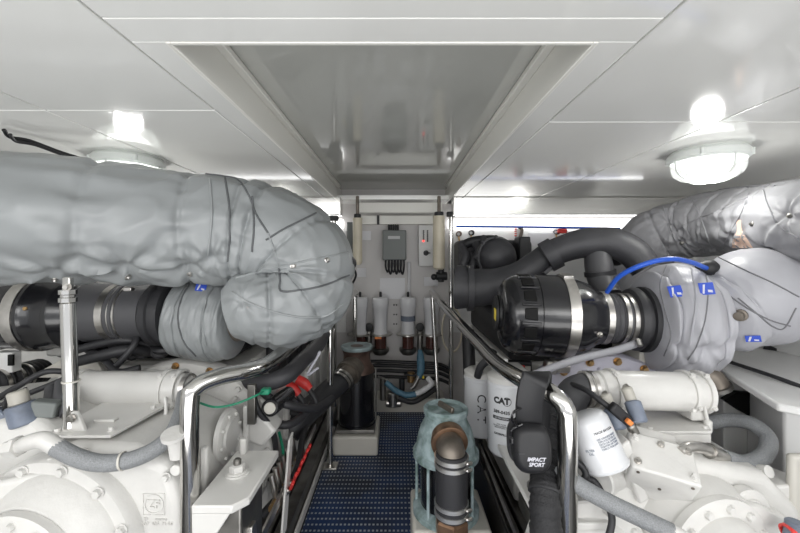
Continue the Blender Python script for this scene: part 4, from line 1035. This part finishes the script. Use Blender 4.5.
MB().prism([P(600,500,1.06),P(650,498,1.06),P(655,515,1.06),P(615,520,1.06)], (0,.05,0)).build('boss', 'castr', gb, bevel=.01)
# top plate right
t = T('mounting_plate', 'flat white plate under the long white cooler cylinder, right gearbox', 'plate', (.82,1.2,.6))
MB().prism([P(640,434,1.12),P(712,434,1.12),P(700,412,1.30),P(640,412,1.30)], (0,0,.008)).build('plate', 'castr', t, bevel=.002)
for u, v in ((650,432),(705,431),(694,414)): bolt(t, P(u,v,1.14)+V((0,.0,.006)), (0,0,1), .007, .01, 'castr')
MB().prism([P(640,434,1.13),P(712,434,1.13),P(712,470,1.13),P(640,470,1.13)], (0,.2,0)).build('riser', 'castr', t, bevel=.005)
# oil cooler right
t = T('oil_cooler', 'long white horizontal cylinder oil cooler on the right engine', 'oil cooler', P(650,410,1.2))
c0 = P(588,389,1.22); c1 = P(708,392,1.22); dc = (c1-c0); Lc = dc.length
MB().lathe(c0, dc, [(0,.040),(.0,.052),(.03,.052),(.035,.058),(.06,.060),(Lc-.04,.060),(Lc-.03,.058),(Lc-.012,.045),(Lc,.02),(Lc,0)], 48).build('shell', 'castr', t)
for q in (.075, Lc-.075, Lc-.03):
    MB().ring(c0+dc.normalized()*q, dc, .058, .009, .014).build('flange', 'castr', t)
    for an in (.5, 2.0, 3.4): bolt(t, c0+dc.normalized()*q+V((0,-.065*math.sin(an),.065*math.cos(an))), (0,-math.sin(an),math.cos(an)), .007, .01, 'castr')
for u in (622, 690): MB().obox(P(u,411,1.22), (.05,.08,.03)).build('foot', 'castr', t, bevel=.004)
MB().tube([P(704,403,1.17),P(706,414,1.17),P(708,422,1.17)], .005, 8).build('vent_pipe', 'castr', t)
MB().ccyl(P(708,420,1.17), P(708,432,1.17), .011).build('vent_tap', 'castr', t)
t = T('cooler_hose', 'dark grey elbow hose with steel clamps on the left end of the long white cooler', 'hose', P(575,410,1.2))
MB().tube([P(598,389,1.22),P(585,389,1.22),P(574,394,1.22),P(568,408,1.22),P(566,425,1.22)], .050, 24).build('elbow', 'rubber_grey', t)
for q in (P(591,389,1.22), P(585,389,1.22)): MB().ring(q, (1,0,0), .051, .006, .012).build('clamp', 'steel', t)
t = T('end_pipe', 'brown-grey metal elbow pipe behind the right end of the long cooler', 'pipe', P(715,395,1.35))
MB().tube([P(670,366,1.42),P(695,371,1.4),P(712,378,1.38),P(720,392,1.36)], .038, 22).build('elbow', 'aged', t)
MB().ring(P(717,387,1.365), (.4,0,-1), .038, .008, .014).build('clamp', 'dullsteel', t)
# slanting valve block
t = T('valve_block', 'tilted square white valve block studded with bolts, right gearbox', 'valve block', P(655,500,1.05))
R = (.55,.15,-.35)
MB().obox(P(656,469,1.04), (.155,.11,.12), R).build('body', 'castr', t, bevel=.006)
MB().obox(P(645,445,1.10), (.16,.10,.03), R).build('cover', 'castr', t, bevel=.005)
Rm = Matrix.Rotation(R[2],3,'Z')@Matrix.Rotation(R[1],3,'Y')@Matrix.Rotation(R[0],3,'X')
c = P(656,469,1.04)
for i, j in ((-1,-1),(1,-1),(-1,1),(1,1),(0,1)):
    bolt(t, c+Rm@V((.062*i,.035*j,.06)), Rm@V((0,0,1)), .007, .012, 'steel' if i+j else 'castr')
for i, j in ((-1,1),(1,1),(1,-1),(0,0)): MB().cyl(c+Rm@V((.06*i,-.055,.045*j)), c+Rm@V((.06*i,-.057,.045*j)), .004, n=10).build('hole', 'aged', t)
MB().prism([P(618,448,1.02),P(630,440,1.02),P(650,500,1.02),P(640,505,1.02)], (0,.10,0)).build('side_lug', 'castr', t, bevel=.006)
# solenoid sensors
for k, (u, v, lb) in enumerate(((609,412,'grey solenoid with beige cap next to the tilted white oil filter'),(630,405,'grey solenoid with beige cap just under the long cooler'))):
    t = T('solenoid', lb, 'solenoid', P(u+8,v+22,1.12))
    MB().ccyl(P(u+2,v-4,1.10), P(u+10,v+18,1.07), .022).build('coil', 'sensor', t)
    MB().ccyl(P(u-4,v-18,1.11), P(u+2,v-3,1.10), .015).build('cap', 'sensorcap', t)
    MB().lathe(P(u-5,v-19,1.14), P(u-4,v-18,1.14)-P(u-5,v-19,1.14), [(0,.010),(.008,.010)], 6).build('nut', 'steel', t)
t = T('wiring_harness', 'black wiring harness with an orange clip across the solenoids', 'cable', P(620,425,1.1))
MB().tube([P(572,384,1.2),P(586,390,1.14),P(602,402,1.1),P(618,414,1.08),P(630,424,1.07)], .0085, 10).build('cable', 'rubber', t)
MB().obox(P(620,414,1.07), (.07,.025,.03), (0,.75,0)).build('connector', 'blackmat', t, bevel=.006)
MB().obox(P(629,422,1.05), (.018,.014,.014), (0,.75,0)).build('clip', 'orange', t, bevel=.003)
MB().ccyl(P(630,424,1.07), P(637,438,1.08), .013).build('plug', 'dullsteel', t)
# white spin-on oil filter
t = T('oil_filter', 'tilted white spin-on oil filter with printed text, right of the chrome post', 'filter', P(605,480,1.02))
a0 = P(608,468,1.0); a1 = P(583,413,1.04); axf = (a1-a0); Lf = axf.length
MB().lathe(a0, axf, [(0,.050),(.002,.056),(.008,.058),(.014,.055),(.02,.056),(Lf-.02,.056),(Lf-.006,.048),(Lf,.036),(Lf,0)], 52).build('canister', 'filter_white', t)
mid = a0+axf*.45; face = V((-.05,-1,.1))
text('MADE IN U.S.A.', .0085, 'ink', t, 'lettering', on_cyl(mid+axf.normalized()*.035, axf, .0562, V((.28,-1,0))), .0004)
text('USE GENUINE PARTS\nREPLACE FILTER AT\nEACH OIL CHANGE\nTIGHTEN 3/4 TURN\nCHECK FOR LEAKS', .0062, 'sensor', t, 'small_print', on_cyl(mid+axf.normalized()*.008, axf, .0562, V((.28,-1,0))), .0003)
text('FILTER\nOIL', .008, 'sensor', t, 'small_print', on_cyl(mid-axf.normalized()*.005, axf, .0562, V((-.95,-1,0))), .0003)
MB().ccyl(P(603,480,1.04), P(628,470,1.10), .036).build('filter_head', 'castr', t)
MB().ccyl(P(598,482,1.02), P(604,480,1.04), .040).build('head_ring', 'castr', t)
t = T('braided_hose', 'grey braided hose running diagonally to the bottom edge, right foreground', 'hose', P(630,520,.9))
MB().tube([P(560,468,1.0),P(580,486,.95),P(610,503,.92),P(645,520,.90),P(672,533,.88)], .0205, 20).build('sleeve', 'braid', t)
MB().tube([P(670,532,.88),P(688,542,.87),P(700,552,.87)], .019, 16).build('end_pipe', 'castr', t)
cable([P(568,455,1.02),P(583,468,1.0),P(585,478,.99),P(572,486,1.0),P(592,480,1.02),P(605,500,.99),P(612,520,.97),P(606,545,.96)], .009, 'rubber', 'black cable looping behind the chrome post then down past the grey hose', 'black_cable', 'cable')
t = T('braided_hose', 'grey braided hose bent in a U beside the white cabinet', 'hose', P(735,470,1.15))
MB().tube([P(680,452,1.02),P(690,447,1.03),P(703,448,1.05),P(716,454,1.08),P(730,460,1.12)], [.012,.014,.015,.019,.020], 18).build('steel_end', 'steel', t)
MB().tube([P(723,457,1.10),P(745,463,1.13),P(764,455,1.15),P(768,438,1.19),P(752,424,1.24),P(728,420,1.3),P(700,425,1.34)], .0225, 20, seg=70).build('sleeve', 'braid', t)
MB().ring(P(710,451,1.065), (1,.3,-.4), .017, .004, .008).build('collar', 'steel', t)

# right mount plate
t = T('engine_mount', 'white mount plate with a ribbed stud under the ear muffs, right side', 'mount', (.45,1.1,0))
MB().prism([(.375,1.42,.45),(.56,1.42,.45),(.56,.995,.45),(.40,.995,.45),(.375,1.03,.45)], (0,0,-.02)).build('top_plate', 'white', t, bevel=.004)
MB().box(.42,.54,1.05,1.2,.08,.43).build('pedestal', 'dullsteel', t, bevel=.005)
MB().prism([(.405,1.0,.05),(.405,1.14,.05),(.405,1.04,.42),(.405,1.0,.42)], (.012,0,0)).build('gusset', 'labelgrey', t, bevel=.003)
pbolt = V((.420,1.15,.45))
MB().lathe(pbolt, (0,0,1), [(0,.026),(.008,.026),(.01,.018),(.04,.018),(.044,.022),(.055,.022),(.056,0)], 22).build('stud', 'dullsteel', t)
mb = MB().box(.49,.64,.5,2.7,-.1,.078); tag(mb.build('engine_bed', 'dullsteel', bevel=.006), 'long grey steel bed beam under the right engine', 'beam')
tag(MB().bar((.385,.7,.20), (.395,1.9,.24), .012, .03).build('guard_bar', 'steel', bevel=.002), 'slim steel bar running low beside the right engine mount', 'bar')
tag(MB().bar((.43,.8,.30), (.42,1.3,.32), .010, .05).build('guard_bar', 'dullsteel', bevel=.002), 'short dull flat bar under the right mount plate', 'bar')
tag(MB().prism([(.345,1.9,.02),(.36,1.9,.26),(.36,1.25,.24),(.345,1.05,.02)], (.006,0,0)).build('side_sheet', 'oily', bevel=.002), 'dark oily upright metal sheet between the near strainer and the right mount', 'sheet')
tag(MB().tube([P(468,330,2.1),P(470,380,2.0),P(474,420,1.9),P(478,470,1.8)], .034, 16).build('drop_pipe', 'blackmat'), 'fat vertical black pipe between the right upright post and the white filters', 'pipe')

# CAT fuel filters
def cat(label, x, y, z0, z1, r, parts):
    t = T('fuel_filter', label, 'filter', (x,y,z0)); L = z1-z0
    MB().lathe((x,y,z0), (0,0,1), [(0,0),(0,r*.8),(.006,r*.93),(.016,r),(L-.018,r),(L-.016,r*1.04),(L-.006,r*1.04),(L,r*.96)], 48).build('canister', 'filter_white', t)
    MB().lathe((x,y,z1), (0,0,1), [(0,r*1.0),(.018,r*1.02),(.028,r*.8),(.03,0)], 40).build('filter_head', 'white', t)
    return t
fz = V((-.30,-1,0))
t = cat('white fuel filter canister lettered CAT hanging left of the ear muffs', .425, 1.47, .395, .672, .073, 0)
MB().box(.40,.50,1.40,1.56,.690,.715).build('bracket', 'white', t, bevel=.005)
MB().ccyl((.405,1.45,.70), (.405,1.45,.76), .018).build('riser', 'white', t)
fc_ = V((.425,1.47,.0)); face = V((-.62,-1,0))
text('CAT', .030, 'ink', t, 'lettering', on_cyl(fc_+V((0,0,.612)), (0,0,1), .0732, face), .0004, bold=.0018)
cq = on_cyl(fc_+V((0,0,.612)), (0,0,1), .0736, face)
MB().tube([cq(V((.020+.0155*math.cos(q*math.pi/12), .0155*math.sin(q*math.pi/12), 0))) for q in range(-12,9)], .0009, 6, smooth=False).build('logo_ring', 'ink', t)
text('389-0435', .0165, 'ink', t, 'part_number', on_cyl(fc_+V((0,0,.570)), (0,0,1), .0732, face), .0004, bold=.0005)
pl = on_cyl(fc_+V((0,0,.548)), (0,0,1), .0732, face); mb = MB()
vs = []; 
for i in range(13):
    for j in (0,1): vs.append(pl(V((-.034+.068*i/12, -.006+.012*j, .0003))))
mb.add(vs, [(2*i,2*i+2,2*i+3,2*i+1) for i in range(12)]).build('black_bar', 'ink', t, smooth=False)
text('ULTRA HIGH', .009, 'filter_white', t, 'bar_text', on_cyl(fc_+V((0,0,.548)), (0,0,1), .0738, face), .0003)
text('FUEL FILTER\nFILTRE A CARBURANT\nKRAFTSTOFFILTER', .0065, 'ink', t, 'small_print', on_cyl(fc_+V((0,0,.518)), (0,0,1), .0732, face), .0003)
text('CATERPILLAR', .0095, 'ink', t, 'maker_name', on_cyl(fc_+V((0,0,.488)), (0,0,1), .0732, face), .0003, bold=.0005)
t = cat('second white filter canister lettered CAT sideways, behind the first one', .385, 1.76, .33, .60, .072, 0)
def on_cyl_rot(c, r, face):
    f = on_cyl(c, (0,0,1), r, face); return lambda v: f(V((-v.y*1.0, v.x*1.0, v.z)))
text('CAT', .055, 'ink', t, 'lettering', lambda v, f=on_cyl((.385,1.76,.47),(0,0,1),.0722,V((-.15,-1,0))): f(V((v.y, -v.x, v.z))), .0004, mono=1.4)
MB().tube([(.36,1.70,.61),(.37,1.68,.66),(.40,1.66,.70),(.42,1.65,.74)], .017, 12).build('strap', 'rubber', t)
t = T('control_module', 'small black box with red and orange labels under the right drum filter', 'box', P(515,370,1.5))
MB().box(X(508,1.6),X(532,1.6),1.6,1.64,P(0,375,1.6).z,P(0,362,1.6).z).build('body', 'blackmat', t, bevel=.003)
MB().box(X(512,1.6),X(518,1.6),1.592,1.6,P(0,373,1.6).z,P(0,365,1.6).z).build('label_plate', 'orange', t)
MB().box(X(520,1.6),X(524,1.6),1.592,1.6,P(0,373,1.6).z,P(0,365,1.6).z).build('label_plate', 'red', t)
MB().box(X(525,1.6),X(530,1.6),1.592,1.6,P(0,373,1.6).z,P(0,366,1.6).z).build('label_plate', 'cream', t)
mb = MB().ccyl(P(545,366,1.45), P(568,366,1.45), .026); mb.ccyl(P(551,366,1.45),P(555,366,1.45),.032)
tag(mb.build('pipe_union', 'steel'), 'bright steel pipe union under the right drum filter', 'union')

# loom behind the muffs
t = T('wrapped_loom', 'thick black corded loom hanging beside the right chrome post', 'cable loom', P(548,533,1.12))
lm = catmull([P(548,388,1.16),P(548,420,1.13),P(546,460,1.05),P(545,500,.97),P(547,560,.93)], 120)
MB().sweep(lm, [.038+.0018*math.sin(i*.55)+.001*math.sin(i*1.7) for i in range(121)], 22).build('sleeve', 'braid_black', t)
for i in (40,55,70,85): MB().ring(lm[i], lm[i+1]-lm[i], .039, .003, .006).build('cord', 'rubber', t)

# ear muffs
em = T('ear_muffs', 'black ear muffs hooked over the right chrome handrail', 'ear muffs', P(532,468,1.0))
bw = .034
mb = MB(); vs = []; fs = []
bandpts = [P(530,430,.985),P(529,410,.975),P(531,392,.972),P(535,379,.975),P(537,374.5,1.0),P(538,374,1.035),P(539,378,1.068),P(539,392,1.08),P(538,410,1.085),P(538,430,1.085)]
cc = catmull(bandpts, 60)
for i, p in enumerate(cc):
    tdir = (cc[min(i+1,60)]-cc[max(i-1,0)]).normalized(); side = V((1,0,0)); side = (side-tdir*side.dot(tdir)).normalized(); nn = side.cross(tdir).normalized()
    for a_, b_ in ((-1,-.6),(-.9,-1),(.9,-1),(1,-.6),(1,.6),(.9,1),(-.9,1),(-1,.6)): vs.append(p+side*bw*a_+nn*.0065*b_)
for i in range(60):
    for j in range(8): k = (j+1)%8; fs.append((i*8+j,i*8+k,(i+1)*8+k,(i+1)*8+j))
fs += [tuple(range(8))[::-1], tuple(60*8+j for j in range(8))]
mb.add(vs, fs).build('headband', 'blackmat', em)
def cup(c, nrm, name, m):
    # rounded-rectangular shell
    nrm = V(nrm).normalized(); up = V((0,0,1)); sx_ = up.cross(nrm).normalized(); up = nrm.cross(sx_)
    vs = []; n = 40; L = [(0,.98),(.008,1.0),(.02,.98),(.033,.84),(.038,.7)]
    for t_, s_ in L:
        for i in range(n):
            an = 2*math.pi*i/n; cx, sy = math.cos(an), math.sin(an)
            e = .62; px = math.copysign(abs(cx)**e, cx)*.049*(1-.12*max(0,-sy)**2); py = math.copysign(abs(sy)**e, sy)*.060
            vs.append(c+sx_*px*s_+up*py*s_+nrm*t_)
    fs = []
    for k in range(len(L)-1):
        for i in range(n): j = (i+1)%n; fs.append((k*n+i,k*n+j,(k+1)*n+j,(k+1)*n+i))
    fs += [tuple(range(n))[::-1], tuple((len(L)-1)*n+i for i in range(n))]
    return MB().add(vs, fs).build(name, m, em, ang=60)
c1 = P(530,446,.975); nrm = V((-.05,-1,.12))
o1 = cup(c1, nrm, 'ear_cup', 'blackmat')
cup(c1+V((0,.024,-.003)), V((.05,1,-.1)), 'ear_cushion', 'rubber')
cup(P(541,446,1.085), V((0.2,1,0)), 'ear_cup', 'blackmat')
nn = nrm.normalized(); fr = c1+nn*.0385; nup = (V((0,0,1))-nn*nn.z).normalized()
MB().obox(fr+V((0,.004,-.006)), (.078,.006,.003), (-.12,0,0)).build('cup_ridge', 'rubber', em)
text('IMPACT', .0125, 'logo_white', em, 'lettering', on_plane(fr+nn*.0012+nup*-.018+V((.003,0,0)), (1,-.05,0), (0,.12,1)), .0006, shear=.25, bold=.0003)
text('SPORT', .0125, 'logo_white', em, 'lettering', on_plane(fr+nn*.0012+nup*-.030+V((.003,0,0)), (1,-.05,0), (0,.12,1)), .0006, shear=.25, bold=.0003)
MB().tube([P(521,408,.97),P(514,412,.95),P(512,420,.95),P(518,427,.96)], .003, 8).build('wire', 'black', em)
MB().tube([P(523,424,.96),P(512,430,.965),P(511,440,.968)], .0032, 8).build('yoke_wire', 'black', em)
MB().ccyl(P(512,436,.965), P(512,444,.965), .007).build('slider', 'black', em)

# ================================================================== RIGHT CABINET
t = T('side_cabinet', 'low white cabinet with a slab top at the right wall', 'cabinet', (1.5,1.3,.2))
MB().prism([(1.33,1.72,.70),(1.10,1.10,.70),(1.14,1.05,.70),(2.05,1.02,.70),(2.05,1.95,.70),(1.36,1.95,.70)], (0,0,.024)).build('slab_top', 'bulk_side', t, bevel=.006)
MB().prism([(1.24,1.22,.28),(1.28,1.18,.28),(1.75,1.20,.28),(1.75,1.50,.28),(1.38,1.50,.28)], (0,0,.42)).build('leg_panel', 'bulk_side', t, bevel=.008)
MB().prism([(1.29,1.50,.22),(1.36,1.9,.22),(2.0,1.9,.22),(2.0,1.5,.22)], (0,0,.48)).build('inner_panel', 'bulk_side', t, bevel=.006)
MB().prism([P(724,400,1.47),P(738,392,1.47),P(770,394,1.47),P(760,422,1.47),P(742,412,1.47)], (0,.02,0)).build('opening_shade', 'gap', t)  # black sheet painting the shade of the opening under the slab
struct(MB().box(1.70,2.09,1.2,2.9,.725,.80).build('trim_14', 'bulk_side'))
tag(MB().tube([P(718,358,1.55),P(745,367,1.42),P(775,377,1.30),P(805,388,1.22)], .007, 10).build('cable', 'rubber'), 'dark cable lying along the white cabinet top', 'cable')
mb = MB().bar(P(765,347,1.75), P(812,362,1.62), .04, .03)  # solid black bar drawn in for the dark gap line behind the slab
tag(mb.build('gap_shade', 'blackmat'), 'black strip added for the dark gap at the back of the white cabinet top', 'channel')
tag(MB().box(X(793,1.05),X(830,1.05),1.05,1.075,.35,P(0,456,1.05).z).build('cream_box', 'cream', bevel=.01), 'cream box with rounded corner at the right edge below the cabinet', 'box')
# white hull stringer outboard of right engine
mb = MB().bar((.90,1.62,.50), (1.20,1.12,.38), .06, .04)
tag(mb.build('brace', 'castr', bevel=.006), 'slanting white brace between the right gearbox and the white cabinet', 'brace')
t = T('drain_fitting', 'grey fitting with a red ring in the bottom right corner', 'fitting', P(788,540,.92))
MB().ccyl(P(794,545,.92), P(797,522,.92), .022).build('body', 'sensor', t)
MB().ring(P(790,534,.92), (1,0,.3), .018, .005, .01).build('ring', 'red', t)
# outboard left hull panel / fill
tag(MB().box(-2.08,-1.35,1.7,2.9,.1,.55).build('storage_locker', 'bulk_side', bevel=.01), 'low white locker against the left hull side behind the engine', 'locker')
MB().box(-2.0,-1.5,1.9,2.6,.55,.85).build('day_tank', 'cast', bevel=.02); tag(bpy.data.objects['day_tank'], 'white tank on the low locker at the left hull side', 'tank')

# ================================================================== LIGHTS, CAMERA
def area(loc, tgt, size, e, col=(1,1,1), sy=None):  # makes an unseen fill light, not a fixture of the engine room
    li = bpy.data.lights.new('fill_light', 'AREA'); li.energy = e; li.size = size; li.color = col
    if sy: li.shape = 'RECTANGLE'; li.size_y = sy
    o = bpy.data.objects.new('fill_light', li); COL.objects.link(o); o.location = loc
    o.rotation_euler = (V(tgt)-V(loc)).to_track_quat('-Z','Y').to_euler()
    return o
area((0,-.55,1.45), (0,1.6,.7), 2.6, 14, (1,.99,.97), .5)  # added soft fill from behind the camera
area((0,-.6,.25), (0,.9,1.6), 2.8, 15, (1,.99,.97), .6)  # added low fill, brightens the ceiling from below
area((-1.3,-.2,1.3), (-.9,1.2,.4), .9, 5)  # added fill for the left gearbox side
area((1.3,-.2,1.3), (1.0,1.2,.4), .9, 4)  # same kind of added fill, right gearbox side
wd = bpy.data.worlds.new('world'); bpy.context.scene.world = wd; wd.use_nodes = True
wd.node_tree.nodes['Background'].inputs[0].default_value = (.95,.97,1,1); wd.node_tree.nodes['Background'].inputs[1].default_value = .9
cam = bpy.data.cameras.new('camera'); co = bpy.data.objects.new('camera', cam); COL.objects.link(co)
cam.sensor_width = 36; cam.lens = 36*F/800; cam.shift_x = (400-CX)/800; cam.shift_y = -(266.5-CY)/800
cam.clip_start = .02
co.location = (0,0,H); co.rotation_euler = (math.pi/2,0,0)
bpy.context.scene.camera = co
sc = bpy.context.scene
sc.view_settings.view_transform = 'Standard'; sc.view_settings.look = 'None'; sc.view_settings.exposure = .29
# unique file names for the one-mesh wrinkles are left to Blender's own suffixes
